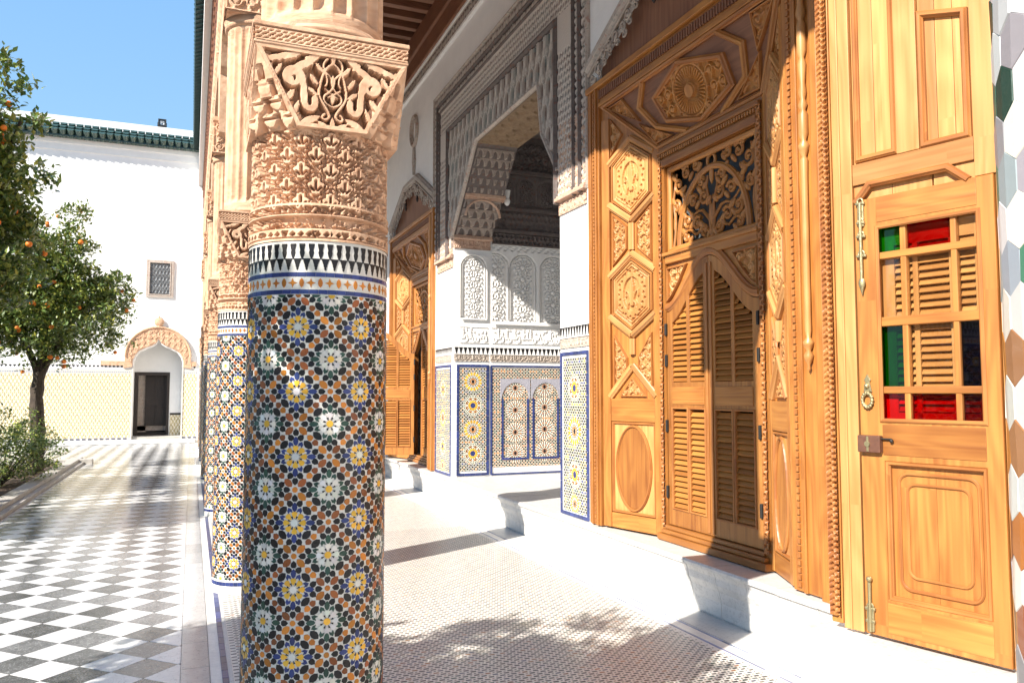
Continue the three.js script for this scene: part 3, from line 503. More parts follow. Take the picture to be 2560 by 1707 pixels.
{
  const fl = new THREE.Group(); fl.name = 'gallery_floor'; fl.userData.kind = 'structure'; scene.add(fl);
  part('mortar_bed', [bx(0.14, 3.5, -0.019, -0.0015, -27, 6)], M.floorCream, fl);
  const px = 0.068, py = 0.058, tiles = [], pal = [[0.02, 0.02, 0.02], [0.025, 0.025, 0.025], [0.05, 0.05, 0.05], [0.035, 0.033, 0.03], [0.08, 0.06, 0.05], [0.06, 0.055, 0.05], [0.06, 0.05, 0.045], [0.04, 0.07, 0.055], [0.28, 0.13, 0.05], [0.09, 0.1, 0.09], [0.1, 0.085, 0.07], [0.04, 0.04, 0.042], [0.06, 0.062, 0.06], [0.07, 0.08, 0.12]].map((c) => c.map((v) => v * 1.25 + 0.012));
  for (let j = 0; j < 540; j++) for (let i = 0; i < 42; i++) {
    const x = 0.28 + (i + (j % 2) / 2) * px, d = 1.0 + j * py / 2; if (x > 3.06) continue;
    tiles.push({ x, d, w: px * 0.235, h: py * 0.145, c: jit(pick(pal), 0.3), big: true });
    if (d < 9) tiles.push({ x: x + px / 2, d, w: px * 0.09, h: py * 0.07, c: jit(rnd() < 0.75 ? COL.black : COL.brown, 0.3) });
  }
  const tg = (q, d3) => { const s = 0.0016 * rr(0.5, 1.4), p = pc('rect', 0, 0, rr(-0.03, 0.03), q.w, q.h, q.c); return pieceGeo(p, (u, v, h) => [q.x + u, h - 0.0015, -q.d - v], d3 ? 0.0009 + s * 0.3 : 0.0008 + s * 0.2, d3); };
  const P = new Set(tiles.filter((q) => q.big && q.d > 3.4 && q.x / q.d > 0.27).sort((a, b) => a.d - b.d).slice(0, 300));
  for (const q of P) part('floor_tile', tg(q, true), M.glazeFlat, fl);
  stuff(part('floor_tiles', tiles.filter((q) => !P.has(q)).map((q) => tg(q, false)), M.glazeFlat, fl));
  const strips = [];
  for (let d = 1; d < 16; d += 0.13) { for (const x of [3.1, 3.2]) strips.push(colored(bx(x, x + 0.016, -0.004, 0.0012, -d - 0.124, -d), jit([0.24, 0.27, 0.4], 0.35))); strips.push(colored(bx(0.2, 0.235, -0.004, 0.0012, -d - 0.126, -d), jit(COL.blue, 0.3))); }
  stuff(part('border_tiles', strips, M.glazeFlat, fl));
  part('border_marble', [bx(3.225, 3.52, -0.004, 0.002, -24, 6), bx(0.238, 0.26, -0.004, 0.001, -24, 6)], M.marblePlain, fl);
}
{
  const fl = new THREE.Group(); fl.name = 'courtyard_floor'; fl.userData.kind = 'structure'; scene.add(fl);
  const s = 0.25, hd = s / Math.SQRT2, list = [];
  part('mortar_bed', [bx(-2.2, 0.142, -0.019, -0.006, -27, 6), bx(-12, -2.2, -0.019, -0.006, -27, -20)], M.grout, fl);
  for (let i = -70; i <= 4; i++) for (let j = 0; j < 160; j++) {
    if ((i + j) & 1) continue;
    const x = -0.74 + i * hd, d = 1.4 + j * hd; if (d > 26.9 || x < -12 || (d < 20.2 && x < -2.2) || x > 0.02) continue;
    const dark = j & 1; list.push({ x, d, dark });
  }
  const clip = (q) => { const m = hd * 0.985, raw = [[q.x - m, q.d], [q.x, q.d - m], [q.x + m, q.d], [q.x, q.d + m]]; let out = raw; const cutX = (lim, sgn) => { const r = []; for (let i = 0; i < out.length; i++) { const a = out[i], b = out[(i + 1) % out.length], fa = sgn * (lim - a[0]), fb = sgn * (lim - b[0]); if (fa >= 0) r.push(a); if (fa * fb < 0) { const k = fa / (fa - fb); r.push([a[0] + (b[0] - a[0]) * k, a[1] + (b[1] - a[1]) * k]); } } out = r; }; cutX(-0.02, 1); if (q.d < 20.2) cutX(-2.15, -1); return out; };
  const mk = (q) => { const p = clip(q); if (p.length < 3) return null; const y = rr(-0.0008, 0.0008), tone = q.dark ? rr(0.55, 1.5) : rr(0.86, 1.06); const g = new THREE.BufferGeometry(), pos = [], uv = [], ox = rnd() * 9, oy = rnd() * 9, ro = pick([0, 1]);
    const tx = rr(-0.003, 0.003), tz = rr(-0.003, 0.003), yy = ([x, d]) => y + (x - q.x) * tx + (d - q.d) * tz;
    for (let i = 1; i < p.length - 1; i++) for (const k of [0, i + 1, i]) { pos.push(p[k][0], yy(p[k]), -p[k][1]); }
    for (let i = 0; i < p.length; i++) { const a = p[i], b = p[(i + 1) % p.length]; pos.push(a[0], yy(a), -a[1], b[0], yy(b), -b[1], b[0], -0.007, -b[1], a[0], yy(a), -a[1], b[0], -0.007, -b[1], a[0], -0.007, -a[1]); }
    for (let i = 0; i < pos.length; i += 3) uv.push(...(ro ? [pos[i] + ox, pos[i + 2] + oy] : [pos[i + 2] + ox, pos[i] + oy]));
    g.setAttribute('position', new THREE.Float32BufferAttribute(pos, 3)); g.setAttribute('uv', new THREE.Float32BufferAttribute(uv, 2)); g.computeVertexNormals(); return colored(g, [tone, tone, tone]); };
  list.sort((a, b) => a.d - b.d);
  const seen = list.filter((q) => q.d > 3.9 && q.x / q.d > -0.215).slice(0, 300), S = new Set(seen);
  for (const q of seen) { const g = mk(q); if (g) part('marble_tile', g, q.dark ? M.marbleDark : M.marbleWhite, fl); }
  for (const dk of [0, 1]) stuff(part(dk ? 'dark_marble_tiles' : 'white_marble_tiles', list.filter((q) => !S.has(q) && q.dark === dk).map(mk), dk ? M.marbleDark : M.marbleWhite, fl));
  for (let d = 1; d < 26.5; d += 0.5) part('border_slab', colored(bx(-0.017, 0.136, -0.006, 0.001 + rr(-0.0005, 0.0005), -d - 0.497, -d), Array(3).fill(rr(0.5, 0.75))), M.marbleWhite, fl);
}

// ------------------------------------------------------------ carved door portal
function grainScroll(c, w, h, r) { arabesque(c, 0.006, w - 0.006, 0.006, h - 0.006, r, r * 0.3); }
function fleurHex(c, w, h) {   // pierced border around a fleur-de-lis
  const cx = w / 2, cy = h / 2; c.fillRect(0, 0, w, h); c.fillStyle = c.strokeStyle = '#000';
  const hx = (k) => { c.beginPath(); [[0, 0.5], [0.5, 0.26], [0.5, -0.26], [0, -0.5], [-0.5, -0.26], [-0.5, 0.26]].forEach(([a, b], i) => c[i ? 'lineTo' : 'moveTo'](cx + a * w * k, cy + b * h * k)); c.closePath(); };
  c.lineWidth = 0.006; hx(0.9); c.stroke(); hx(0.8); c.stroke();
  for (let i = 0; i < 30; i++) { const a = i / 30 * 2 * PI, k = 0.33 + 0.035 * (i % 2); c.beginPath(); c.ellipse(cx + Math.cos(a) * w * k, cy + Math.sin(a) * h * (k + 0.01), w * 0.026, h * 0.02, a * 2.3, 0, 7); c.fill(); }
  c.beginPath(); c.ellipse(cx, cy, w * 0.23, h * 0.25, 0, 0, 7); c.fill(); c.fillStyle = c.strokeStyle = '#fff';
  leaf(c, cx, cy + h * 0.05, PI / 2, h * 0.42, w * 0.13); for (const s of [-1, 1]) { c.lineWidth = w * 0.05; c.beginPath(); c.moveTo(cx + s * w * 0.02, cy - h * 0.16); c.bezierCurveTo(cx + s * w * 0.03, cy + h * 0.02, cx + s * w * 0.2, cy + h * 0.14, cx + s * w * 0.17, cy - h * 0.02); c.stroke(); c.beginPath(); c.moveTo(cx, cy - h * 0.1); c.quadraticCurveTo(cx + s * w * 0.12, cy - h * 0.1, cx + s * w * 0.12, cy - h * 0.2); c.stroke(); }
}
function sidePanel(t, W, flip) {   // a splayed jamb, local x 0..W outward edge first
  const k = W / 0.728, top = (s) => 4.27 - (s / W) * 0.57, sx = (s) => (flip ? W - s * k : s * k);
  const P2 = (pts) => pts.map(([a, b]) => [sx(a), b]), o = (pts) => { const q = P2(pts); return flip ? q.reverse() : q; };
  const yT = (s) => flip ? top(W - sx(s)) - 0 : top(s * k);
  const tp = (s) => 4.27 - s / 0.728 * 0.57;
  const back = part('side_panel', [prism(o([[0, LEDGE + 0.02], [0.728, LEDGE + 0.02], [0.728, tp(0.728)], [0, tp(0)]]), -0.05, 0)], M.wood, t);
  const add = (n, g, m = M.wood) => part(n, g, m, back);
  const cx = 0.385, hw = 0.235, hex = (yc, hh, q = 1) => [[cx, yc + hh * q], [cx + hw * q, yc + hh * 0.5 * q], [cx + hw * q, yc - hh * 0.5 * q], [cx, yc - hh * q], [cx - hw * q, yc - hh * 0.5 * q], [cx - hw * q, yc + hh * 0.5 * q]];
  // stiles and rails
  add('stile', [bx(Math.min(sx(0.03), sx(0.125)), Math.max(sx(0.03), sx(0.125)), LEDGE + 0.02, 4.12, 0, 0.03, false, 0.005)]); add('stile', [bx(Math.min(sx(0.645), sx(0.728)), Math.max(sx(0.645), sx(0.728)), LEDGE + 0.02, 3.72, 0, 0.03, false, 0.005)]);
  const X0 = Math.min(sx(0.127), sx(0.643)), X1 = Math.max(sx(0.127), sx(0.643));
  add('rail', [bx(X0, X1, 1.34, 1.54, 0, 0.026, true, 0.005)]); add('rail', [bx(X0, X1, LEDGE + 0.02, 0.53, 0, 0.026, true, 0.005)]);
  const bar = PROF(0.062 * Math.sqrt(k), 0.04);
  for (const [yc, hh] of [[3.5, 0.34], [2.465, 0.33]]) {
    const hp = hex(yc, hh, 0.9), xs = P2(hp).map((p) => p[0]), a = Math.min(...xs), b = Math.max(...xs);
    add('hexagon_carving', relief(a, b, yc - hh * 0.9, yc + hh * 0.9, 0.004, 0.02, 0.0055, fleurHex, P2(hp)), M.woodPale);
    add('hexagon_moulding', mould(o(hex(yc, hh * 0.97, 0.97)), PROF(0.02, 0.028), true));
    for (const s of [-1, 1]) for (const v of [-1, 1]) add('bar', mould(P2([[cx, yc + v * (hh + 0.035)], [cx + s * 0.275, yc + v * (hh * 0.5 + 0.02)]]), bar), M.woodPale);
  }
  for (const [a, b] of [[2.86, 3.1], [1.93, 2.07]]) add('bar', mould(P2([[cx, a], [cx, b]]), bar), M.woodPale);
  for (const s of [-1, 1]) for (const yb of [2.98, 1.98]) {   // half panels between the hexagons
    const q = [[cx + s * 0.065, yb + 0.1], [cx + s * 0.225, yb + 0.23], [cx + s * 0.225, yb - 0.23], [cx + s * 0.065, yb - 0.1]], p2 = P2(q), xs = p2.map((p) => p[0]), a = Math.min(...xs), b = Math.max(...xs);
    if (yb > 2) { add('carved_panel', relief(a, b, yb - 0.23, yb + 0.23, 0.003, 0.018, 0.006, (c, w, h) => grainScroll(c, w, h, w * 0.24), p2), M.woodPale); add('panel_moulding', mould(p2, PROF(0.016, 0.024), true)); }
    else { const q3 = [[cx + s * 0.07, 1.9], [cx + s * 0.22, 2.1], [cx + s * 0.22, 1.63], [cx + s * 0.2, 1.62], [cx + s * 0.07, 1.76]], p3 = P2(q3), xx = p3.map((p) => p[0]), a3 = Math.min(...xx), b3 = Math.max(...xx); add('carved_panel', relief(a3, b3, 1.62, 2.1, 0.003, 0.018, 0.006, (c, w, h) => grainScroll(c, w, h, w * 0.24), p3), M.woodPale); add('panel_moulding', mould(p3, PROF(0.016, 0.024), true)); }
  }
  for (const s of [-1, 1]) add('bar', mould(P2([[cx, 1.83], [cx + s * 0.275, 1.56]]), bar), M.woodPale);
  { const p = P2([[cx - 0.14, 1.565], [cx + 0.14, 1.565], [cx, 1.72]]), xs = p.map((q) => q[0]); add('triangle_carving', relief(Math.min(...xs), Math.max(...xs), 1.56, 1.72, 0.003, 0.018, 0.006, (c, w, h) => grainScroll(c, w, h, 0.04), p), M.woodPale); add('triangle_moulding', mould(p, PROF(0.014, 0.022), true)); }
  { const p = P2([[0.14, 3.77], [0.27, 3.94], [0.14, 4.1]]), xs = p.map((q) => q[0]); add('triangle_carving', relief(Math.min(...xs), Math.max(...xs), 3.77, 4.1, 0.003, 0.018, 0.006, (c, w, h) => grainScroll(c, w, h, 0.045), p), M.woodPale); add('triangle_moulding', mould(p, PROF(0.014, 0.022), true)); }
  // oval in the lower panel
  const ov = (q) => Array.from({ length: 40 }, (_, i) => [sx(cx + 0.2 * q * Math.cos(i / 40 * 2 * PI)), 0.935 + 0.365 * q * Math.sin(i / 40 * 2 * PI)]);
  add('lower_panel', [bx(X0, X1, 0.53, 1.34, 0, 0.006)], M.woodPale); add('oval_panel', [prism(ov(0.97), 0.005, 0.014, false, 0.004)]); add('oval_moulding', mould(ov(1), PROF(0.022, 0.026), true, 0.004)); add('panel_moulding', mould(rect(X0 + 0.012, X1 - 0.012, 0.545, 1.325), PROF(0.024, 0.024), true));
  return back;
}
const ogee = (x, W) => 2.27 + 0.39 * 0.5 * (1 + Math.cos(PI * Math.min(1, Math.abs(x) / W)));   // door head; x from the meeting edge
const LW = 0.575, DZ = -0.2;
function vine(pts, r0, r1, z) {   // a carved stem: a tapering flattened tube
  const cur = new THREE.CatmullRomCurve3(pts.map((p) => new THREE.Vector3(p[0], p[1], z))), n = Math.max(6, pts.length), g = new THREE.TubeGeometry(cur, n, 1, 5), p = g.attributes.position, c = cur.getSpacedPoints(n);
  for (let i = 0; i <= n; i++) { const r = r0 + (r1 - r0) * i / n; for (let j = 0; j <= 5; j++) { const k = i * 6 + j; p.setXYZ(k, c[i].x + (p.getX(k) - c[i].x) * r, c[i].y + (p.getY(k) - c[i].y) * r, c[i].z + (p.getZ(k) - c[i].z) * r * 0.8); } }
  g.computeVertexNormals(); return planUV(g);
}
function scrollGeo(x, y, r, dir, a0, th, z, turns = 1.25) { const pts = []; for (let i = 0; i <= 16; i++) { const k = i / 16, a = a0 + dir * k * turns * 2 * PI, q = r * (1 - 0.8 * k); pts.push([x + Math.cos(a) * q, y + Math.sin(a) * q]); } return vine(pts, th, th * 0.7, z); }
function leafGeo(x, y, a, len, wid, z) { const g = new THREE.SphereGeometry(1, 7, 5); g.scale(len / 2, wid / 2, wid * 0.35); g.rotateZ(a); g.translate(x, y, z); return planUV(g); }
function buildPortal(t) {
  const L = { o: -1.355, i: -0.655 }, Rr = { o: 1.115, i: 0.675 };
  // splayed sides
  const a = Math.atan2(0.2, L.i - L.o), lp = new THREE.Group(); const left = sidePanel(t, Math.hypot(L.i - L.o, 0.2), false); left.position.set(L.o, 0, 0); left.rotation.y = a;
  const right = sidePanel(t, Math.hypot(Rr.o - Rr.i, 0.2), true); right.position.set(Rr.i, 0, DZ); right.rotation.y = -Math.atan2(0.2, Rr.o - Rr.i);
  // outer frame
  const bead = (x, y0, y1, z, n, name) => { const g = []; for (let i = 0; i < n; i++) { const y = y0 + (y1 - y0) * (i + 0.5) / n; g.push(bx(x - 0.012, x + 0.012, y - (y1 - y0) / n * 0.34, y + (y1 - y0) / n * 0.34, z, z + 0.012)); } return part(name, g, M.woodPale, t); };
  part('frame_board', [bx(-1.56, L.o + 0.01, LEDGE + 0.01, 4.44, -0.06, 0.035, false, 0.006), bx(-1.5, -1.47, LEDGE + 0.01, 4.44, 0.034, 0.05, false, 0.005), bx(-1.4, -1.37, LEDGE + 0.01, 4.44, 0.034, 0.055, false, 0.006)], M.wood, t);
  bead(-1.435, LEDGE + 0.03, 4.42, 0.034, 110, 'bead_strip');
  part('frame_board', [bx(Rr.o - 0.01, 1.42, LEDGE + 0.01, 4.44, -0.06, 0.035, false, 0.006), bx(1.205, 1.235, LEDGE + 0.01, 4.44, 0.034, 0.05, false, 0.005), bx(1.36, 1.42, LEDGE - 0.0, 4.44, 0.034, 0.06, false, 0.006)], M.wood, t);
  bead(1.165, LEDGE + 0.03, 4.42, 0.034, 92, 'dentil_strip');
  // turned pendant colonette on the right board
  const cp = []; for (const [r, y] of [[0.0, 1.72], [0.012, 1.74], [0.008, 1.76], [0.022, 1.79], [0.03, 1.82], [0.014, 1.85], [0.03, 1.88], [0.034, 1.9], [0.014, 1.93], [0.02, 1.97], [0.02, 2.9], [0.024, 3.02], [0.014, 3.04], [0.03, 3.08], [0.034, 3.11], [0.016, 3.14], [0.03, 3.18], [0.03, 3.3], [0.016, 3.33], [0.03, 3.36], [0.016, 3.4], [0.026, 3.44], [0.018, 3.5], [0.026, 3.62], [0.016, 3.66], [0.03, 3.7], [0.03, 3.86], [0.016, 3.9], [0.034, 3.94], [0.02, 4.0], [0.03, 4.1], [0.022, 4.4]]) cp.push([r, y]);
  part('colonette', planUV(lathe(cp, 12)), M.woodPale, t).position.set(1.3, 0, 0.055);
  // lintel with dentils
  part('lintel', [bx(-1.56, 1.42, 4.44, 4.5, -0.06, 0.06, true, 0.008), bx(-1.36, 1.12, 4.28, 4.44, -0.06, 0.02, true), bx(-1.36, 1.12, 4.262, 4.3, -0.03, 0.035, true, 0.006)], M.wood, t);
  const den = []; for (let x = -1.33; x < 1.1; x += 0.034) den.push(bx(x, x + 0.02, 4.335, 4.41, 0.02, 0.038)); part('dentil_row', den, M.woodBrown, t);
  // inclined soffit: from z 0, y 4.27 down to z DZ, y 3.69
  const sof = new THREE.Group(), sl = Math.hypot(0.58, 0.2), tilt = Math.atan2(0.2, 0.58);
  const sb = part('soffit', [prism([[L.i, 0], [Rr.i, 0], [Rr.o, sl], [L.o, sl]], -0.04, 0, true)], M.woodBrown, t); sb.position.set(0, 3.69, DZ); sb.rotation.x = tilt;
  const sa = (n, g, m = M.wood) => part(n, g, m, sb), cxs = 0.0, cy = sl / 2;
  const SX = (u, v) => { const xl = L.i + (L.o - L.i) * v, xr = Rr.i + (Rr.o - Rr.i) * v; return [xl + (xr - xl) * u, v * sl]; };
  const hx = [[0.5, 0.9], [0.72, 0.66], [0.76, 0.3], [0.5, 0.1], [0.26, 0.3], [0.29, 0.66]].map(([u, v]) => SX(u, v));
  const hb = [Math.min(...hx.map((p) => p[0])), Math.max(...hx.map((p) => p[0]))], mid = [(hb[0] + hb[1]) / 2, sl * 0.49];
  sa('hexagon_carving', relief(hb[0], hb[1], sl * 0.1, sl * 0.9, 0.002, 0.026, 0.0052, (c, w, h) => { arabesque(c, 0.02, w - 0.02, 0.01, h - 0.01, 0.055, 0.017); c.fillStyle = '#fff'; c.beginPath(); c.ellipse(w / 2, h / 2, h * 0.44, h * 0.43, 0, 0, 7); c.fill(); c.strokeStyle = '#000'; c.lineWidth = 0.006; c.beginPath(); c.ellipse(w / 2, h / 2, h * 0.39, h * 0.38, 0, 0, 7); c.stroke(); for (let i = 0; i < 36; i++) { const q = i / 36 * 2 * PI; c.lineWidth = 0.0105; c.beginPath(); c.moveTo(w / 2 + Math.cos(q) * h * 0.14, h / 2 + Math.sin(q) * h * 0.13); c.lineTo(w / 2 + Math.cos(q) * h * 0.36, h / 2 + Math.sin(q) * h * 0.35); c.stroke(); } c.strokeStyle = '#fff'; }, hx));
  sa('sunburst_boss', [planUV(new THREE.CylinderGeometry(0.05, 0.06, 0.02, 24).rotateX(PI / 2).translate(mid[0], mid[1], 0.03))]);
  sa('hexagon_moulding', [mould(hx, PROF(0.05, 0.045), true)]);
  const outline = [SX(0.01, 0.03), SX(0.99, 0.03), SX(0.985, 0.97), SX(0.015, 0.97)]; sa('border_moulding', [mould(outline, PROF(0.05, 0.04), true)]);
  for (const pts of [[[0.29, 0.95], [0.17, 0.66], [0.16, 0.3], [0.34, 0.05]], [[0.71, 0.95], [0.83, 0.66], [0.85, 0.3], [0.66, 0.05]]]) sa('soffit_rib', [mould(pts.map(([u, v]) => SX(u, v)), PROF(0.05, 0.04))]);
  for (const q of [[[0.03, 0.9], [0.13, 0.9], [0.1, 0.5]], [[0.87, 0.9], [0.97, 0.9], [0.92, 0.5]], [[0.04, 0.1], [0.2, 0.1], [0.08, 0.45]], [[0.8, 0.1], [0.96, 0.1], [0.93, 0.45]]]) { const p = q.map(([u, v]) => SX(u, v)); sa('triangle_moulding', [mould(p, PROF(0.02, 0.03), true)]); const xs = p.map((e) => e[0]), ys = p.map((e) => e[1]); sa('triangle_carving', relief(Math.min(...xs), Math.max(...xs), Math.min(...ys), Math.max(...ys), 0.002, 0.02, 0.008, (c, w, h) => grainScroll(c, w, h, 0.05), p)); }
  // inner door case: carved jamb strips, lintel, transom rail, sill
  const xl = L.i, xr = Rr.i, cxm = (xl + xr) / 2;
  const strip = (x0, x1, y0, y1) => relief(x0, x1, y0, y1, DZ + 0.03, 0.02, 0.008, (c, w, h) => { c.fillRect(0, 0, w, h); c.fillStyle = '#000'; for (let y = 0.02; y < h; y += 0.034) { c.beginPath(); c.ellipse(w / 2 + (Math.round(y / 0.034) % 2 ? 0.008 : -0.008), y, 0.012, 0.011, 0, 0, 7); c.fill(); } });
  part('carved_strip', [strip(xl + 0.012, xl + 0.055, 0.5, 3.66), strip(xr - 0.055, xr - 0.012, 0.5, 3.66)], M.woodPale, t);
  part('door_case', [bx(xl, xl + 0.085, LEDGE + 0.01, 3.7, DZ - 0.08, DZ + 0.03), bx(xr - 0.085, xr, LEDGE + 0.01, 3.7, DZ - 0.08, DZ + 0.03), bx(xl + 0.085, xr - 0.085, 3.5, 3.7, DZ - 0.08, DZ + 0.03, true), bx(xl + 0.06, xr - 0.06, 3.5, 3.57, DZ + 0.03, DZ + 0.05, true, 0.01), bx(xl + 0.02, xr - 0.02, 3.62, 3.65, DZ + 0.03, DZ + 0.06, true, 0.008)], M.wood, t);
  const dt = []; for (let x = xl + 0.04; x < xr - 0.05; x += 0.03) dt.push(bx(x, x + 0.017, 3.585, 3.615, DZ + 0.03, DZ + 0.05)); part('dentil_row', dt, M.wood, t);
  part('sill', [bx(xl, xr, LEDGE + 0.005, 0.44, DZ - 0.08, DZ + 0.09, true, 0.01), bx(xl + 0.03, xr - 0.03, 0.44, 0.475, DZ - 0.08, DZ + 0.07, true, 0.01), bx(xl + 0.06, xr - 0.06, 0.475, 0.51, DZ - 0.08, DZ + 0.05, true, 0.008)], M.wood, t);
  // transom with pierced arch
  const tx0 = xl + 0.085, tx1 = xr - 0.085, ty0 = 2.74, ty1 = 3.5, tm = cxm;
  part('transom_rail', [bx(tx0, tx1, 2.67, 2.75, DZ - 0.06, DZ + 0.035, true, 0.008), bx(tx0 - 0.02, tx1 + 0.02, 2.735, 2.765, DZ - 0.02, DZ + 0.055, true, 0.008)], M.wood, t);
  part('transom_frame', [mould(rect(tx0 + 0.025, tx1 - 0.025, ty0 + 0.045, ty1 - 0.025), PROF(0.05, 0.03), true, DZ - 0.02)], M.wood, t);
  const arc = []; for (let i = 0; i <= 30; i++) { const q = PI * i / 30; arc.push([tm - Math.cos(q) * 0.44, 2.8 + Math.sin(q) * 0.56]); }
  const zt = DZ - 0.025, ow = [mould(arc, PROF(0.05, 0.035), false, DZ - 0.035)];
  for (const s of [-1, 1]) {
    const X = (x) => tm + s * x, D = (d) => d * s, A = (q) => (s > 0 ? q : PI - q);
    ow.push(vine([[X(0), 2.8], [X(0.03), 2.95], [X(0.02), 3.08], [X(0.07), 3.2], [X(0.05), 3.3]], 0.02, 0.012, zt), vine([[X(0.02), 2.84], [X(0.1), 2.9], [X(0.2), 2.86], [X(0.3), 2.92], [X(0.4), 2.88]], 0.018, 0.012, zt), vine([[X(0.03), 2.95], [X(0.14), 3.05], [X(0.24), 3.03], [X(0.33), 3.1]], 0.018, 0.01, zt));
    for (const [x, y, r, d, q] of [[0.1, 3.15, 0.06, 1, 3.4], [0.19, 2.95, 0.06, -1, 2.6], [0.32, 2.99, 0.055, 1, 4], [0.24, 3.14, 0.055, -1, 3], [0.33, 2.86, 0.045, -1, 2], [0.09, 2.88, 0.05, 1, 4.4], [0.13, 3.27, 0.045, -1, 3.2], [0.44, 3.32, 0.07, 1, 3.6], [0.33, 3.4, 0.06, -1, 2.4], [0.47, 3.14, 0.05, 1, 1.5], [0.2, 3.43, 0.045, 1, 3], [0.35, 3.19, 0.04, 1, 2]])
      ow.push(scrollGeo(X(x), y, r, D(d), A(q), 0.02, zt), leafGeo(X(x + r * 0.9), y + r, A(0.8), 0.12, 0.05, zt), leafGeo(X(x - r), y - r * 0.8, A(2.3), 0.1, 0.045, zt), leafGeo(X(x), y, A(q), 0.05, 0.03, zt));
    ow.push(leafGeo(X(0.5), 3.02, 1.5, 0.2, 0.04, zt), vine([[X(0.52), 2.8], [X(0.49), 3.0], [X(0.52), 3.2], [X(0.47), 3.42]], 0.016, 0.012, zt));
  }
  ow.push(leafGeo(tm, 3.3, PI / 2, 0.16, 0.05, zt), planUV(new THREE.TorusGeometry(0.05, 0.014, 6, 20).translate(tm, 3.41, zt)), leafGeo(tm, 2.98, PI / 2, 0.2, 0.05, zt));
  part('pierced_carving', ow, M.wood, t);
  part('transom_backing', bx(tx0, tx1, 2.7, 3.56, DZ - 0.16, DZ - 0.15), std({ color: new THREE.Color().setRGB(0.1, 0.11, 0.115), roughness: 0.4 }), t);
  // spandrel above the ogee door heads
  const sp = [[tx1, 2.68], [tx0, 2.68]]; for (let i = 0; i <= 30; i++) { const x = tx0 + (tx1 - tx0) * i / 30; sp.push([x, ogee(x - cxm, LW) + 0.008]); }
  part('spandrel', [prism(sp, DZ - 0.05, DZ + 0.005, true)], M.wood, t);
  const og = []; for (let i = 0; i <= 40; i++) { const x = tx0 + (tx1 - tx0) * i / 40; og.push([x, ogee(x - cxm, LW) + 0.035]); } part('ogee_moulding', [mould(og, PROF(0.07, 0.04), false, DZ)], M.wood, t);
  for (const s of [-1, 1]) { const x0 = cxm + s * 0.3, x1 = cxm + s * 0.56, pts = [[x1, 2.4], [x1, 2.63], [x0, 2.63]]; const xs = [Math.min(x0, x1), Math.max(x0, x1)], poly = [[x0, 2.63], [x1, 2.63], [x1, 2.36], [cxm + s * 0.5, 2.4], [cxm + s * 0.4, 2.5]]; part('spandrel_carving', relief(xs[0], xs[1], 2.36, 2.63, DZ + 0.004, 0.022, 0.006, (c, w, h) => grainScroll(c, w, h, 0.045), poly), M.woodPale, t); part('carving_border', mould(poly, PROF(0.014, 0.03), true, DZ + 0.004), M.wood, t); }
  // pediment with hanging fretwork
  const ped = [[-1.56, 4.5], [1.42, 4.5], [1.42, 4.64], [0.36, 5.2], [-0.4, 5.2], [-1.56, 4.64]];
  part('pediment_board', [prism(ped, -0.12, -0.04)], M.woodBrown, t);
  part('pediment_band', [mould([[-1.56, 4.7], [-0.42, 5.25], [0.38, 5.25], [1.42, 4.7]], PROF(0.13, 0.07))], M.stuccoPaint, t);
  const fret = (p, q, n) => { const g = [], L2 = Math.hypot(q[0] - p[0], q[1] - p[1]), tx = (q[0] - p[0]) / L2, ty = (q[1] - p[1]) / L2, nx = ty, ny = -tx, sg = ny < 0 ? 1 : -1; for (let i = 0; i < n; i++) { const s = (i + 0.5) / n * L2, k = 0.07 + 0.035 * Math.cos(i / n * 4 * PI), cx2 = p[0] + tx * s + nx * sg * k, cy2 = p[1] + ty * s + ny * sg * k; g.push(scrollGeo(cx2, cy2, L2 / n * 0.47, i % 2 ? 1 : -1, i, 0.016, 0.05), scrollGeo(cx2 + nx * sg * 0.085, cy2 + ny * sg * 0.085, L2 / n * 0.3, i % 2 ? -1 : 1, i + 2, 0.013, 0.05), leafGeo(cx2 + nx * sg * 0.02, cy2 + ny * sg * 0.02, i, 0.1, 0.04, 0.05)); } g.push(mould([p, q], PROF(0.03, 0.02), false, 0.04)); return g; };
  part('fretwork_valance', fret([-1.52, 4.62], [-0.42, 5.16], 10), M.woodGrey, t); part('fretwork_valance', fret([-0.4, 5.18], [0.36, 5.18], 7), M.woodGrey, t); part('fretwork_valance', fret([0.38, 5.16], [1.4, 4.62], 10), M.woodGrey, t);
  for (const x of [-0.4, 0.36]) part('pendant', planUV(lathe([[0, 4.82], [0.016, 4.84], [0.026, 4.88], [0.014, 4.91], [0.03, 4.95], [0.012, 4.99], [0.02, 5.2]], 10)), M.woodDark, t).position.set(x, 0, 0.02);
  // dim room behind
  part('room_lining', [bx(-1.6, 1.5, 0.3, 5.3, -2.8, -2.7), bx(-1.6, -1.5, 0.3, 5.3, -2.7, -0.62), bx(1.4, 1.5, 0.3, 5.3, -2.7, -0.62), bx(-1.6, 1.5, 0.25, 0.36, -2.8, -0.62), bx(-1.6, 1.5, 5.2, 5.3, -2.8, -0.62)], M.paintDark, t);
}
const por1 = thing('carved_door_portal', 'large carved honey-coloured door surround in the middle right, with a pierced arch', 'door surround', [FX, 0, -PC], -PI / 2, 'carved wooden door surrounds');
buildPortal(por1);
const por2 = por1.clone(); por2.name = numbered('carved_door_portal'); por2.position.z = -PC2; scene.add(por2);
tag(por2, 'small distant carved door surround seen just right of the nearest column', 'door surround', 'carved wooden door surrounds');

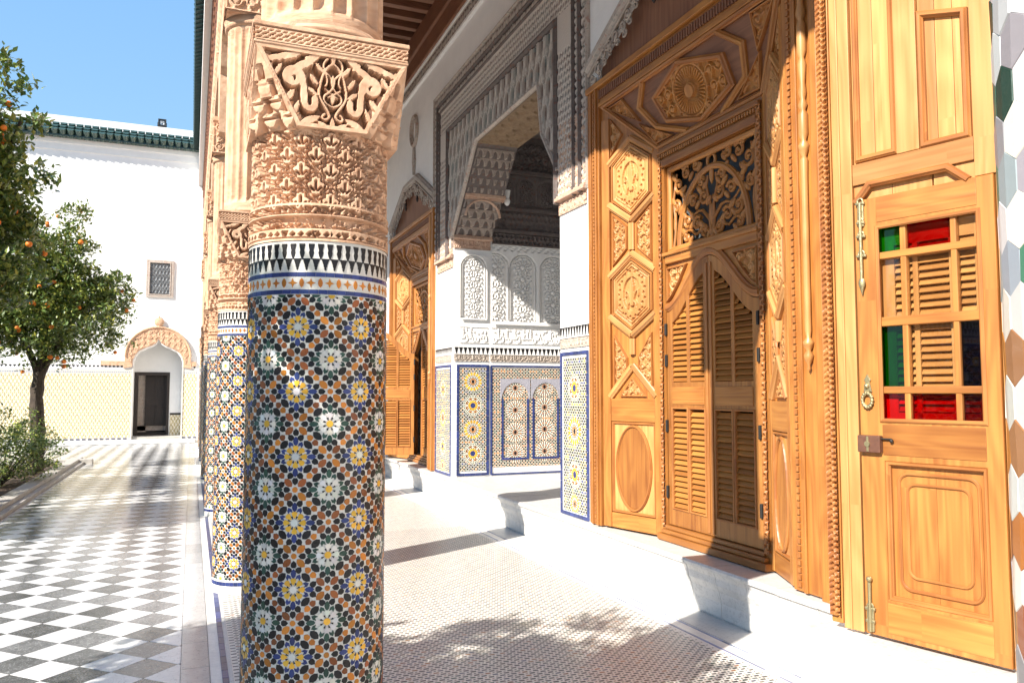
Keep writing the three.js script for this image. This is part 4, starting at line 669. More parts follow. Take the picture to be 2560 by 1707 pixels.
// ------------------------------------------------------------ louvred leaves
const slatG = new Map();
function slatGeo(w) { const k = w.toFixed(3); if (!slatG.has(k)) { const g = new THREE.BoxGeometry(w, 0.05, 0.007); g.rotateX(rad(-38)); slatG.set(k, planUV(g, true)); } return slatG.get(k); }
function buildLeaf(t, mir) {   // x 0 = hinge edge .. LW = meeting edge (mirrored when mir), y from 0.515
  const X = (x) => (mir ? LW - x : x), head = (x) => ogee(LW - x, LW) - 0.006, pt = (x, y) => [X(x), y];
  const ord = (a) => mir ? a.reverse() : a;
  const out = [pt(0, 0.515), pt(LW - 0.002, 0.515)]; for (let i = 24; i >= 0; i--) { const x = (LW - 0.002) * i / 24; out.push(pt(x, head(x))); }
  const c0 = 0.075, c1 = 0.275, c2 = 0.315, c3 = LW - 0.07, up = (x0, x1) => { const h = [pt(x0, 1.68), pt(x1, 1.68)]; for (let i = 8; i >= 0; i--) { const x = x0 + (x1 - x0) * i / 8; h.push(pt(x, head(x) - 0.11)); } return h; };
  const holes = [[c0, c1], [c2, c3]].flatMap(([a, b]) => [[pt(a, 0.66), pt(b, 0.66), pt(b, 1.46), pt(a, 1.46)], up(a, b)]);
  part('door_frame', [prism(ord(out), -0.02, 0.02, false, 0.003, holes)], M.wood, t);
  part('rail_panel', [bx(Math.min(X(c0), X(c3)), Math.max(X(c0), X(c3)), 1.5, 1.64, 0.018, 0.026, true, 0.004)], M.wood, t);
  for (const [a, b] of [[c0, c1], [c2, c3]]) {
    for (let y = 0.685; y < 1.45; y += 0.0435) { const o = part('slat', slatGeo(b - a), M.wood, t); o.position.set((X(a) + X(b)) / 2, y, 0); }
    for (let y = 1.705; y < 2.5; y += 0.0435) { let q = a; while (q < b && head(q) - 0.115 < y) q += 0.02; if (b - q < 0.04) continue; const o = part('slat', slatGeo(b - q), M.wood, t); o.position.set((X(q) + X(b)) / 2, y, 0); }
    part('panel_moulding', [mould(rect(Math.min(X(a), X(b)) - 0.008, Math.max(X(a), X(b)) + 0.008, 0.652, 1.468), PROF(0.014, 0.012), true, 0.018)], M.wood, t);
  }
  part('meeting_bead', [bx(Math.min(X(LW - 0.012), X(LW - 0.04)), Math.max(X(LW - 0.012), X(LW - 0.04)), 0.53, 2.6, 0.018, 0.03, false, 0.004)], M.wood, t);
  for (const y of [0.78, 1.32, 1.86, 2.12]) part('hinge', bx(X(0) - 0.012, X(0) + 0.012, y - 0.05, y + 0.05, 0.015, 0.04, false, 0.005), M.iron, t);
}
const doorC = (-0.655 + 0.675) / 2, doorZ = FX - DZ;   // door plane
const dl = thing('louvred_door', 'closed louvred door leaf, sunlit left one of the pair under the pierced arch', 'door', [FX + 0.195, 0, -(PC + LW - doorC)], -PI / 2, 'louvred door leaves'); buildLeaf(dl, false);
const dr = thing('louvred_door', 'closed louvred door leaf, shaded right one of the pair under the pierced arch', 'door', [FX + 0.195, 0, -(PC - doorC)], -PI / 2, 'louvred door leaves'); buildLeaf(dr, true);
{
  const o = dr.clone(); o.name = numbered('louvred_door'); scene.add(o); tag(o, 'louvred door leaf standing open in the distant doorway right of the nearest column', 'door', 'louvred door leaves');
  // hinged on the far jamb, swung out: hinge edge is at local x = LW
  const hxW = 3.60, hd = PC2 + 0.16, ang = rad(-22); o.rotation.y = ang; o.position.set(hxW - Math.cos(ang) * LW, 0, -hd + Math.sin(ang) * LW);
  const q = dr.clone(); q.name = numbered('louvred_door'); scene.add(q); tag(q, 'louvred door leaf seen almost edge-on inside the distant doorway', 'door', 'louvred door leaves');
  q.position.set(FX + 0.195, 0, -(PC2 - doorC)); q.rotation.y = -PI / 2;
}

// ------------------------------------------------------------ great panelled leaf with a glazed wicket door (local x along the leaf from its free edge, z out)
{
  const t = thing('panelled_door_leaf', 'tall pale wooden door leaf standing open at the right, holding a glazed wicket door', 'door', [3.11, 0, -3.19], rad(-75.3));
  const Y0 = 0.4, YT = 4.6;
  part('edge_strip', [bx(0, 0.062, Y0 + 0.02, YT, -0.06, 0.012, false, 0.004)], M.wood, t);
  part('carved_astragal', relief(0.004, 0.06, Y0 + 0.06, YT, 0.012, 0.024, 0.007, (c, w, h) => { c.fillRect(0, 0, w, h); c.fillStyle = '#000'; for (let y = 0.01; y < h; y += 0.03) { c.beginPath(); c.ellipse(w * 0.72, y, w * 0.17, 0.009, 0.5, 0, 7); c.fill(); c.beginPath(); c.ellipse(w * 0.36, y + 0.012, w * 0.09, 0.006, 0, 0, 7); c.fill(); c.beginPath(); c.ellipse(w * 0.12, y + 0.004, w * 0.06, 0.005, 0, 0, 7); c.fill(); } }), M.woodPale, t);
  part('stile', [bx(0.064, 0.17, Y0, YT, -0.05, 0.006, false, 0.004), bx(0.1, 0.112, Y0, YT, 0.004, 0.014, false, 0.004)], M.woodPale, t);
  part('stile', [bx(0.76, 0.93, 2.585, YT, -0.05, 0.004, false, 0.003), bx(0.845, 0.93, Y0, 2.58, -0.05, 0.0, false, 0.003)], M.woodPale, t);
  part('rail', [bx(0.172, 0.758, 2.665, 2.775, -0.05, 0.002, true, 0.003)], M.woodPale, t);
  part('muntin', [bx(0.405, 0.515, 2.777, YT, -0.05, 0.002, false, 0.003)], M.woodPale, t);
  for (const [a, b, n, cx0] of [[0.172, 0.403, 2, 0], [0.517, 0.758, 3, 0]]) for (let i = 0; i < n; i++) part('panel_board', bx(a + (b - a) * i / n + 0.001, a + (b - a) * (i + 1) / n - 0.001, 2.77, YT, -0.05, -0.018, false, 0.002), M.woodPale, t);
  part('panel_moulding', [mould([[0.2, YT], [0.2, 2.8], [0.39, 2.8], [0.39, YT]], PROF(0.03, 0.022), false, -0.018)], M.woodPale, t);
  part('panel_moulding', [mould([[0.535, 2.79], [0.735, 2.79], [0.735, 3.38], [0.535, 3.44]], PROF(0.034, 0.03), true, -0.018)], M.woodPale, t);
  for (let i = 0; i < 3; i++) part('panel_board', bx(0.172 + i * 0.2, 0.37 + i * 0.194, 2.585, 2.664, -0.05, -0.012, false, 0.002), M.woodPale, t);
  part('octagon_moulding', [mould([[0.19, 2.57], [0.265, 2.655], [0.645, 2.655], [0.735, 2.575]], PROF(0.036, 0.03), false, -0.002)], M.woodPale, t);
  // the wicket, standing proud of the leaf
  const w = part('wicket_door', prism(rect(0.185, 0.84, Y0 + 0.005, 2.58), -0.045, 0.016, false, 0.003, [rect(0.295, 0.778, 1.455, 2.43), rect(0.305, 0.77, 0.59, 1.26)]), M.wood, t);
  const wa = (n, g, m = M.wood) => part(n, g, m, w);
  wa('rail_board', [bx(0.3, 0.77, 2.45, 2.578, 0.013, 0.019, true, 0.003)]); wa('rail_board', [bx(0.3, 0.772, 1.29, 1.44, 0.013, 0.019, true, 0.003)]); wa('rail_board', [bx(0.3, 0.772, 0.43, 0.575, 0.013, 0.019, true, 0.003)]);
  wa('glazing_moulding', [mould(rect(0.3, 0.773, 1.46, 2.425), PROF(0.02, 0.012), true, 0.014)]);
  const xs = [0.308, 0.408, 0.438, 0.644, 0.672, 0.766], ys = [1.468, 1.592, 1.628, 1.925, 1.972, 2.262, 2.298, 2.42];
  for (const [a, b] of [[xs[1], xs[2]], [xs[3], xs[4]]]) wa('glazing_bar', [bx(a, b, 1.455, 2.43, -0.03, 0.008, false, 0.006)]);
  for (const [a, b] of [[ys[1], ys[2]], [ys[3], ys[4]], [ys[5], ys[6]]]) wa('glazing_bar', [bx(0.295, 0.778, a, b, -0.028, 0.012, true, 0.006)]);
  const glass = (c) => new THREE.MeshPhysicalMaterial({ color: new THREE.Color().setRGB(...c), transmission: 1, thickness: 0, roughness: 0.03, ior: 1.5 });
  const G = { g: glass([0.22, 0.72, 0.14]), d: glass([0.14, 0.55, 0.12]), r: glass([0.78, 0.05, 0.09]), R: glass([0.56, 0.06, 0.06]), b: glass([0.12, 0.12, 0.36]), p: glass([0.88, 0.1, 0.26]), c: glass([0.93, 0.93, 0.9]) };
  const rows = ['prR', 'dcb', 'ccc', 'grc'], lab = { g: 'green glass pane', d: 'dark green glass pane', r: 'red glass pane', R: 'deep red glass pane', b: 'dark blue glass pane', p: 'crimson glass pane', c: 'clear glass pane' };
  rows.forEach((row, j) => [...row].forEach((k, i) => part('pane', bx(xs[i * 2] - 0.008, xs[i * 2 + 1] + 0.008, ys[j * 2] - 0.008, ys[j * 2 + 1] + 0.008, -0.013, -0.011), G[k], w, lab[k])));
  // louvred shutter closed behind the panes
  const sh = part('shutter', [bx(0.29, 0.36, 1.44, 2.45, -0.052, -0.03), bx(0.45, 0.475, 1.44, 2.45, -0.052, -0.03), bx(0.62, 0.645, 1.44, 2.45, -0.052, -0.03), bx(0.735, 0.79, 1.44, 2.45, -0.052, -0.03), bx(0.36, 0.735, 1.44, 1.5, -0.052, -0.03, true), bx(0.36, 0.735, 2.33, 2.45, -0.052, -0.03, true)], M.woodPale, t);
  for (const [a, b] of [[0.362, 0.448], [0.477, 0.618], [0.647, 0.733]]) for (let y = 1.52; y < 2.32; y += 0.036) { const g = slatGeo(b - a), o = part('slat', g, M.woodPale, sh); o.position.set((a + b) / 2, y, -0.042); o.scale.set(1, 0.78, 0.8); }
  part('shutter_backing', bx(0.29, 0.79, 1.42, 2.46, -0.075, -0.068), M.woodBrown, t);
  // lower raised panel
  wa('panel', [bx(0.3, 0.535, 0.585, 1.265, -0.045, -0.012, false, 0.001), bx(0.536, 0.775, 0.585, 1.265, -0.045, -0.012, false, 0.001)]);
  wa('panel_moulding', [mould(rect(0.315, 0.762, 0.598, 1.252), PROF(0.026, 0.03), true, -0.012)]);
  const rr2 = (x0, x1, y0, y1, r, notch) => { const p = [], c = (cx, cy, a0) => { for (let i = 0; i <= 6; i++) { const a = a0 + i / 6 * PI / 2; p.push([cx + r * Math.cos(a), cy + r * Math.sin(a)]); } }; const n = notch; if (n) p.push([x1 - r - n, y0], [x1 - r - n, y0 + n * 0.5]); c(x1 - r, y0 + r, -PI / 2); if (n) p.push([x1 - n * 0.5, y0 + r + n * 0.2], [x1 - n * 0.5, y0 + r + n]); if (n) p.push([x1, y0 + r + n], [x1, y1 - r - n], [x1 - n * 0.5, y1 - r - n]); c(x1 - r - n * 0.5, y1 - r - n * 0.5, 0); c(x0 + r, y1 - r, PI / 2); c(x0 + r, y0 + r, PI); return p; };
  wa('panel_bead', [mould(rr2(0.36, 0.725, 0.65, 1.205, 0.05, 0), PROF(0.016, 0.012), true, -0.012)]); wa('panel_bead', [mould(rr2(0.4, 0.685, 0.71, 1.155, 0.04, 0), PROF(0.013, 0.011), true, -0.012)]);
  // ironmongery
  const rod = (x, y0, y1, r, z) => planUV(new THREE.CylinderGeometry(r, r, y1 - y0, 8).translate(x, (y0 + y1) / 2, z));
  const clip = (x, y, s) => [bx(x - 0.024 * s, x + 0.024 * s, y - 0.008, y + 0.008, 0.014, 0.034, false, 0.005), planUV(new THREE.TorusGeometry(0.014 * s, 0.005, 6, 12).translate(x, y + 0.012, 0.026))];
  part('door_bolt', [rod(0.222, 2.16, 2.56, 0.0085, 0.03), bx(0.205, 0.239, 2.44, 2.57, 0.014, 0.028, false, 0.005), planUV(new THREE.SphereGeometry(0.018, 10, 8).scale(1, 1.7, 0.7).translate(0.222, 2.15, 0.03)), planUV(new THREE.ConeGeometry(0.01, 0.04, 8).rotateX(PI).translate(0.222, 2.105, 0.03)), ...clip(0.222, 2.56, 1), ...clip(0.222, 2.46, 0.9), ...clip(0.222, 2.39, 1), ...clip(0.222, 2.29, 1.1)], M.brass, t, 'upper brass bolt with spear tip');
  part('door_bolt', [rod(0.215, 0.42, 0.66, 0.009, 0.03), bx(0.196, 0.234, 0.42, 0.53, 0.014, 0.03, false, 0.005), planUV(new THREE.SphereGeometry(0.015, 10, 8).translate(0.215, 0.675, 0.03)), ...clip(0.215, 0.47, 1), ...clip(0.215, 0.53, 1.1)], M.brass, t, 'lower brass bolt');
  const kn = []; for (let i = 0; i < 14; i++) { const a = i / 14 * 2 * PI; kn.push(planUV(new THREE.SphereGeometry(0.009, 6, 5).translate(0.232 + 0.026 * Math.cos(a), 1.56 + 0.036 * Math.sin(a), 0.03))); }
  part('door_knocker', [planUV(new THREE.TorusGeometry(0.024, 0.007, 6, 20).scale(1, 1.4, 1).translate(0.232, 1.56, 0.03)), ...kn, prism([[0.21, 1.6], [0.254, 1.6], [0.244, 1.65], [0.25, 1.66], [0.232, 1.69], [0.214, 1.66], [0.22, 1.65]], 0.014, 0.028, false, 0.004), planUV(new THREE.SphereGeometry(0.014, 8, 6).translate(0.232, 1.63, 0.03))], M.brass, t);
  const lk = part('lock_box', bx(0.185, 0.3, 1.3, 1.385, 0.014, 0.05, false, 0.005), M.lockBrown, t);
  part('lock_plate', [planUV(new THREE.CylinderGeometry(0.014, 0.014, 0.008, 14).rotateX(PI / 2).translate(0.238, 1.343, 0.053)), bx(0.232, 0.244, 1.305, 1.38, 0.049, 0.053, false, 0.002)], M.brass, lk);
  part('key', [planUV(new THREE.CylinderGeometry(0.004, 0.004, 0.05, 8).rotateZ(PI / 2).translate(0.325, 1.37, 0.032)), planUV(new THREE.SphereGeometry(0.01, 8, 6).translate(0.35, 1.362, 0.032))], M.iron, lk);
}

// ------------------------------------------------------------ alcove with tiled and stuccoed walls (local frame as the wall: x towards the camera, z out)
function rosettePanelTex(w, h, list, base, seed0) {   // w, h in metres; list of [x, y, r, kind]
  seed = seed0; const S = Math.min(2048 / h, 620);
  return canvasTex(Math.round(w * S), Math.round(h * S), (c, cw, ch) => {
    c.setTransform(S, 0, 0, -S, 0, ch); c.fillStyle = '#e2dccb'; c.fillRect(0, 0, w, h);
    const hex = (a) => { const k = jit(a, 0.25); return 'rgb(' + k.map((v) => toS(v)).join(',') + ')'; };
    const dot = (x, y, a, l, q, col) => { c.fillStyle = hex(col); c.beginPath(); const P = FORM.almond; P.forEach(([p, b], i) => { const X = x + p * l * Math.cos(a) - b * q * Math.sin(a), Y = y + p * l * Math.sin(a) + b * q * Math.cos(a); c[i ? 'lineTo' : 'moveTo'](X, Y); }); c.fill(); };
    const p = 0.052; for (let j = 0; j * p * 0.5 < h + p; j++) for (let i = 0; i * p < w + p; i++) { const x = (i + (j % 2) / 2) * p, y = j * p * 0.5; dot(x, y, (i + j) % 2 ? 0.8 : 2.3, 0.0165, 0.0145, (j % 4 === 0) ? pick(base) : COL.black); dot(x + p / 2, y, 0, 0.009, 0.009, pick(base)); }
    for (const [x, y, r, kind] of list) {
      c.fillStyle = '#e2dccb'; c.beginPath(); c.arc(x, y, r, 0, 7); c.fill();
      const rings = kind === 0 ? [[0, 1, 0.1, 0.1, COL.black], [0.26, 16, 0.05, 0.03, COL.orange], [0.4, 16, 0.045, 0.03, COL.black], [0.5, 16, 0.03, 0.025, COL.blue], [0.6, 32, 0.03, 0.02, COL.black], [0.76, 16, 0.1, 0.07, COL.yellow], [0.93, 32, 0.04, 0.03, COL.black]]
        : kind === 1 ? [[0, 1, 0.08, 0.08, COL.blue], [0.2, 8, 0.06, 0.05, COL.blue], [0.38, 16, 0.08, 0.055, COL.yellow], [0.55, 16, 0.04, 0.03, COL.black], [0.68, 8, 0.07, 0.07, COL.orange], [0.72, 24, 0.04, 0.03, COL.black], [0.9, 32, 0.05, 0.03, COL.green]]
          : [[0, 1, 0.1, 0.1, COL.black], [0.24, 12, 0.05, 0.03, COL.brown], [0.4, 12, 0.05, 0.035, COL.black], [0.53, 24, 0.03, 0.025, COL.black], [0.63, 12, 0.05, 0.04, COL.orange], [0.7, 24, 0.03, 0.025, COL.blue], [0.8, 24, 0.04, 0.03, COL.black], [0.93, 24, 0.05, 0.03, COL.brown]];
      for (const [k, n, l, q, col] of rings) for (let i = 0; i < n; i++) { const a = (i + 0.5) / n * 2 * PI; dot(x + Math.cos(a) * r * k, y + Math.sin(a) * r * k, a, r * l * 1.7, r * q * 2.0, col); }
    }
  });
}
function tileMat(tex, w, h) { return std({ map: tex, roughness: 0.25, bumpMap: BUMP1, bumpScale: 0.001 }); }
function panelUV(g, x0, x1, y0, y1) { const p = g.attributes.position, uv = g.attributes.uv; for (let i = 0; i < p.count; i++) uv.setXY(i, (p.getX(i) - x0) / (x1 - x0), (p.getY(i) - y0) / (y1 - y0)); return g; }
function blueBorder(o, x0, x1, y0, y1, z, wd, len = 0.11, top = true) {   // separate blue border tiles
  const add = (a, b, c, d) => part('border_tile', colored(bx(a, b, c, d, z, z + 0.008, false), jit(COL.blue, 0.25)), M.glazeFlat, o);
  const nv = Math.round((y1 - y0) / len), nh = Math.max(1, Math.round((x1 - x0) / len));
  for (let i = 0; i < nv; i++) { const a = y0 + (y1 - y0) * i / nv + 0.002, b = y0 + (y1 - y0) * (i + 1) / nv - 0.002; add(x0, x0 + wd, a, b); add(x1 - wd, x1, a, b); }
  for (let i = 0; i < nh; i++) { const a = x0 + wd + 0.002 + (x1 - x0 - 2 * wd) * i / nh, b = x0 + wd - 0.002 + (x1 - x0 - 2 * wd) * (i + 1) / nh; add(a, b, y0, y0 + wd); if (top) add(a, b, y1 - wd, y1); }
}
function merlons(o, x0, x1, y, z, s, hh) { const n = Math.round((x1 - x0) / s), g = []; for (let i = 0; i < n; i++) g.push(pieceGeo(pc('cup', x0 + (i + 0.5) * (x1 - x0) / n, y, 0, s * 0.4, hh, jit(COL.black)), (u, v, q) => [u, v, z + q], 0.003)); stuff(part('merlon_tiles', g, M.glazeFlat, o)); }
function scriptBand(x0, x1, y0, y1, z) { return relief(x0, x1, y0, y1, z, 0.012, 0.006, (c, w, h) => { kufic(c, 0, w, 0.004, h - 0.004, h * 0.7); c.fillRect(0, 0, w, 0.006); c.fillRect(0, h - 0.006, w, 0.006); }); }
function stuccoArch(c, x, y0, y1, hw) {   // recessed round-headed panel full of rosettes
  const ys = y1 - hw; c.fillStyle = '#555'; const sh = (k) => { c.beginPath(); c.moveTo(x - hw * k, y0); c.lineTo(x - hw * k, ys); c.arc(x, ys, hw * k, PI, 0, true); c.lineTo(x + hw * k, y0); c.closePath(); };
  c.strokeStyle = '#222'; c.lineWidth = 0.014; sh(1.12); c.stroke(); sh(1); c.fill(); c.strokeStyle = '#000'; c.lineWidth = 0.012; c.stroke(); c.save(); sh(0.92); c.clip(); c.fillStyle = c.strokeStyle = '#fff';
  for (let y = y0 + hw * 0.5; y < y1; y += hw * 0.95) { for (let i = 0; i < 12; i++) { const a = i / 12 * 2 * PI; leaf(c, x + Math.cos(a) * hw * 0.42, y + Math.sin(a) * hw * 0.42, a, hw * 0.34, hw * 0.09); leaf(c, x + Math.cos(a + 0.26) * hw * 0.72, y + Math.sin(a + 0.26) * hw * 0.72, a + 1.5, hw * 0.24, hw * 0.09); } c.beginPath(); c.arc(x, y, hw * 0.17, 0, 7); c.fill(); }
  c.restore(); c.fillStyle = c.strokeStyle = '#fff';
}
function muqarnas(x0, x1, y0, rows, rh, step, cw, z0, o) {   // tiers of little niches, each tier jutting over the one below
  for (let j = 0; j < rows; j++) {
    const n = Math.round((x1 - x0) / cw), w = (x1 - x0) / n, out = [[x0, y0 + j * rh], [x0, y0 + (j + 1) * rh], [x1, y0 + (j + 1) * rh]], off = j % 2 ? w / 2 : 0;
    const low = []; for (let i = 0; i < n + (off ? 1 : 0); i++) { const a = Math.max(x0, x0 + i * w - off + w * 0.1), b = Math.min(x1, x0 + (i + 1) * w - off - w * 0.1), y = y0 + j * rh; if (b - a < 0.02) continue; low.push([a, y]); for (let k = 1; k < 6; k++) { const q = k / 6; low.push([a + (b - a) * q, y + rh * 0.78 * Math.pow(Math.sin(q * PI), 0.6)]); } low.push([b, y]); }
    const poly = [...low.filter((p, i) => !i || Math.hypot(p[0] - low[i - 1][0], p[1] - low[i - 1][1]) > 1e-4)]; if (poly[poly.length - 1][0] < x1 - 1e-4) poly.push([x1, y0 + j * rh]); poly.push([x1, y0 + (j + 1) * rh], [x0, y0 + (j + 1) * rh]); if (poly[0][0] > x0 + 1e-4) poly.push([x0, y0 + j * rh]);
    part('niche_tier', [prism(poly, z0 + Math.max(0, j - 1) * step * 0.6, z0 + (j + 1) * step), bx(x0, x1, y0 + (j + 1) * rh - 0.012, y0 + (j + 1) * rh, z0, z0 + (j + 1) * step + 0.006)], M.muqarnas, o);
  }
}
{
  const t = thing('tiled_alcove', 'deep tiled alcove between the two doorways, with white stucco panels and dark upper walls', 'alcove', [FX, 0, -IC], -PI / 2);
  const x = (d) => IC - d, xf = x(10.8), xn = x(7.25);
  // painted plaster surround of the opening
  const hole = [[xf, 3.9], [xn, 3.9], [xn, 4.4], [x(7.6), 4.62], [x(7.75), 5.0], [x(9.75), 5.0], [x(9.95), 4.62], [xf, 4.4]];
  const X0 = x(11.69), X1 = x(6.56), T = 6.2;
  const ring = (i, o, z, m, n) => part(n, [prism(rect(X0 + o, X1 - o, 3.35, T - o), 0, z, false, 0, [[...rect(X0 + i, X1 - i, 3.36, T - i)]])], m, t);
  const strip = (w0, w1, z, cell, fn, nm, mat) => { const yb = 3.6; part(nm, [relief(X0 + w0, X0 + w1, yb, T - w1, z, 0.02, cell, fn, null, PAINT), relief(X1 - w1, X1 - w0, yb, T - w1, z, 0.02, cell, fn, null, PAINT), relief(X0 + w0, X1 - w0, T - w1, T - w0, z, 0.02, cell, fn, null, PAINT)], mat, t); };
  const scr = (r) => (c, w, h) => { const st = r * 8; for (let a = 0; a < w - 0.01; a += st) for (let b = 0; b < h - 0.01; b += st) { c.save(); c.beginPath(); c.rect(a, b, Math.min(st, w - a), Math.min(st, h - b)); c.clip(); arabesque(c, a, a + Math.min(st, w - a), b, b + Math.min(st, h - b), r, r * 0.3); c.restore(); } };
  const lat = (p) => (c, w, h) => { c.fillRect(0, 0, w, h); c.fillStyle = '#000'; for (let j = 0; j * p < h + p; j++) for (let i = 0; i * p * 0.62 < w + p; i++) { const a = (i + (j % 2) / 2) * p * 0.62, b = j * p * 0.75; c.beginPath(); c.ellipse(a, b, p * 0.18, p * 0.3, 0, 0, 7); c.fill(); c.beginPath(); c.arc(a + p * 0.31, b, p * 0.07, 0, 7); c.fill(); } c.fillStyle = '#fff'; };
  strip(0, 0.13, 0.004, 0.016, scr(0.05), 'outer_band', M.painted); strip(0.17, 0.27, 0.002, 0.016, scr(0.04), 'inner_band', M.painted); strip(0.3, 0.66, 0.004, 0.0095, lat(0.1), 'lattice_band', M.painted);
  const line = (w, z, ww, m) => part('frame_moulding', [mould([[X0 + w, 3.55], [X0 + w, T - w], [X1 - w, T - w], [X1 - w, 3.55]], PROF(ww, z))], m, t);
  line(0.15, 0.05, 0.04, M.paintDark); line(0.285, 0.05, 0.03, M.paintDark); line(0.69, 0.06, 0.06, M.paintDark); line(-0.015, 0.05, 0.03, M.stuccoPaint);
  // lambrequin field around the opening
  const F0 = X0 + 0.73, F1 = X1 - 0.73, field = [[F0, 3.7], [xf - 0.03, 3.7], [xf - 0.03, 3.9], [x(10.32), 4.46], [x(9.8), 5.03], [x(7.68), 5.03], [x(7.58), 4.42], [xn + 0.04, 3.92], [xn + 0.04, 3.7], [F1, 3.7], [F1, T - 0.73], [F0, T - 0.73]];
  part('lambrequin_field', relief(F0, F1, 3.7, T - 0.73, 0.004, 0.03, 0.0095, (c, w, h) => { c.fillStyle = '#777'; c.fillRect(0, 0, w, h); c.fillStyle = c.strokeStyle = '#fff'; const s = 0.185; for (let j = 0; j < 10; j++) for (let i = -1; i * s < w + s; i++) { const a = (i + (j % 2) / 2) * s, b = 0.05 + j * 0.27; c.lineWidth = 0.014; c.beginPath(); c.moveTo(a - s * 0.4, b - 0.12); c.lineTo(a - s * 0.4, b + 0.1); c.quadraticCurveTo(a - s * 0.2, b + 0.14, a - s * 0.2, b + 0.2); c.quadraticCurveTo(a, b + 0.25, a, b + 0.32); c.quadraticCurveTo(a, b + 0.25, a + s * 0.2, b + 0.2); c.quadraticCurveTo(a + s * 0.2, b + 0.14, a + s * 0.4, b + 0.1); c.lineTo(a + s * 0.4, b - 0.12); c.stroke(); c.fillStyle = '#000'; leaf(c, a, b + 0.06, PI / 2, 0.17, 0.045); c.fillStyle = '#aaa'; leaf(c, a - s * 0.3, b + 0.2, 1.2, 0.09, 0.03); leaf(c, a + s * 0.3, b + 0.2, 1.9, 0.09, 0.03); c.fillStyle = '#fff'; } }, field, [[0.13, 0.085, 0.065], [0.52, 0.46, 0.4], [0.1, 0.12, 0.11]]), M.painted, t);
  const lip = [[xf - 0.03, 3.86], [x(10.36), 4.36], [x(10.3), 4.42], [x(9.82), 4.95], [x(9.75), 5.0], [x(7.7), 5.0], [x(7.6), 4.4], [xn + 0.03, 3.9]];
  part('lintel_edge', [mould(lip, PROF(0.05, 0.05))], M.stuccoPaint, t);
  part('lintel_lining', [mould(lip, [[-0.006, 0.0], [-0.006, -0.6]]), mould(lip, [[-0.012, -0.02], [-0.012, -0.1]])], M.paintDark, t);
  // side wall facing the camera: reveal (world x 3.5-4.1) and inner wall; a sub-frame with x = world x - FX, z towards the camera
  const sw = new THREE.Group(); sw.name = 'side_wall'; sw.rotation.y = PI / 2; sw.position.set(xf, 0, 0); t.add(sw);
  const sp = (n, g, m) => part(n, g, m, sw), wallEnd = 3.3;
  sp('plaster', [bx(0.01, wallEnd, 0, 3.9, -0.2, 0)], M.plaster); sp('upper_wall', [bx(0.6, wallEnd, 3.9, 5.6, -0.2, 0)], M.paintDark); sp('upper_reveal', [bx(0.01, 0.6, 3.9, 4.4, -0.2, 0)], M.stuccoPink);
  const y0 = LEDGE, yT = 1.99;
  const tA = rosettePanelTex(0.42, 1.5, [[0.21, 1.3, 0.15, 0], [0.21, 0.95, 0.15, 1], [0.21, 0.6, 0.15, 0], [0.21, 0.25, 0.15, 1]], [COL.blue, COL.orange, COL.green], 31);
  sp('zellige_panel', [panelUV(bx(0.1, 0.52, 0.46, 1.95, 0, 0.006), 0.1, 0.52, 0.46, 1.95)], tileMat(tA)); blueBorder(sw, 0.06, 0.56, y0 + 0.01, 2.0, 0.006, 0.036);
  const tB = rosettePanelTex(1.6, 1.5, [[0.38, 1.2, 0.15, 2], [0.38, 0.86, 0.15, 2], [0.38, 0.52, 0.15, 2], [0.38, 0.2, 0.14, 2], [0.86, 1.22, 0.15, 2], [0.86, 0.9, 0.16, 2], [0.86, 0.56, 0.16, 2], [0.86, 0.22, 0.15, 2], [1.34, 1.2, 0.15, 2], [1.34, 0.86, 0.15, 2], [1.34, 0.5, 0.15, 2]], [COL.orange, COL.brown, COL.green], 37);
  sp('zellige_panel', [panelUV(bx(0.6, 2.2, 0.5, 1.95, 0, 0.006), 0.6, 2.2, 0.5, 1.95)], tileMat(tB)); blueBorder(sw, 0.76, 1.2, 0.6, 1.5, 0.006, 0.03, 0.11, false); blueBorder(sw, 1.26, 1.7, 0.6, 1.5, 0.006, 0.03, 0.11, false); blueBorder(sw, 0.585, 2.4, y0 + 0.005, 1.995, 0.006, 0.024, 0.13);
  for (const cx of [0.98, 1.48]) { const a = []; for (let i = 0; i <= 12; i++) a.push([cx - 0.22 * Math.cos(i / 12 * PI), 1.5 + 0.24 * Math.sin(i / 12 * PI)]); sp('carved_spandrel', [prism([[cx - 0.24, 1.5], [cx - 0.24, 1.8], [cx + 0.24, 1.8], [cx + 0.24, 1.5], ...a.reverse()], 0.004, 0.016)], M.lilac); }
  sp('script_band', [scriptBand(0.02, 0.56, 2.05, 2.15, 0.002), scriptBand(0.58, 2.4, 2.05, 2.15, 0.002)], M.woodGrey);
  merlons(sw, 0.02, 0.57, 2.205, 0.001, 0.07, 0.045); merlons(sw, 0.58, 2.4, 2.205, 0.001, 0.07, 0.045);
  sp('stucco_script', [scriptBand(0.1, 0.55, 2.32, 2.55, 0.002), scriptBand(0.6, 2.4, 2.32, 2.55, 0.002)], M.stucco);
  sp('stucco_panel', [relief(0.1, 0.52, 2.66, 3.62, 0.002, 0.03, 0.008, (c, w, h) => { c.fillRect(0, 0, w, h); stuccoArch(c, w / 2, 0.03, h - 0.04, w * 0.4); })], M.stucco);
  sp('stucco_panel', [relief(0.6, 2.4, 2.6, 3.8, 0.002, 0.035, 0.009, (c, w, h) => { c.fillRect(0, 0, w, h); for (const q of [0.05, 0.5, 1.0, 1.5]) stuccoArch(c, q, 0.06, h - 0.16, 0.19); c.fillStyle = '#000'; for (let i = 0; i < 90; i++) { c.beginPath(); c.arc((i * 0.037) % w, h - 0.05 + 0.03 * (i % 3 - 1), 0.008, 0, 7); c.fill(); } c.fillStyle = '#fff'; })], M.stucco);
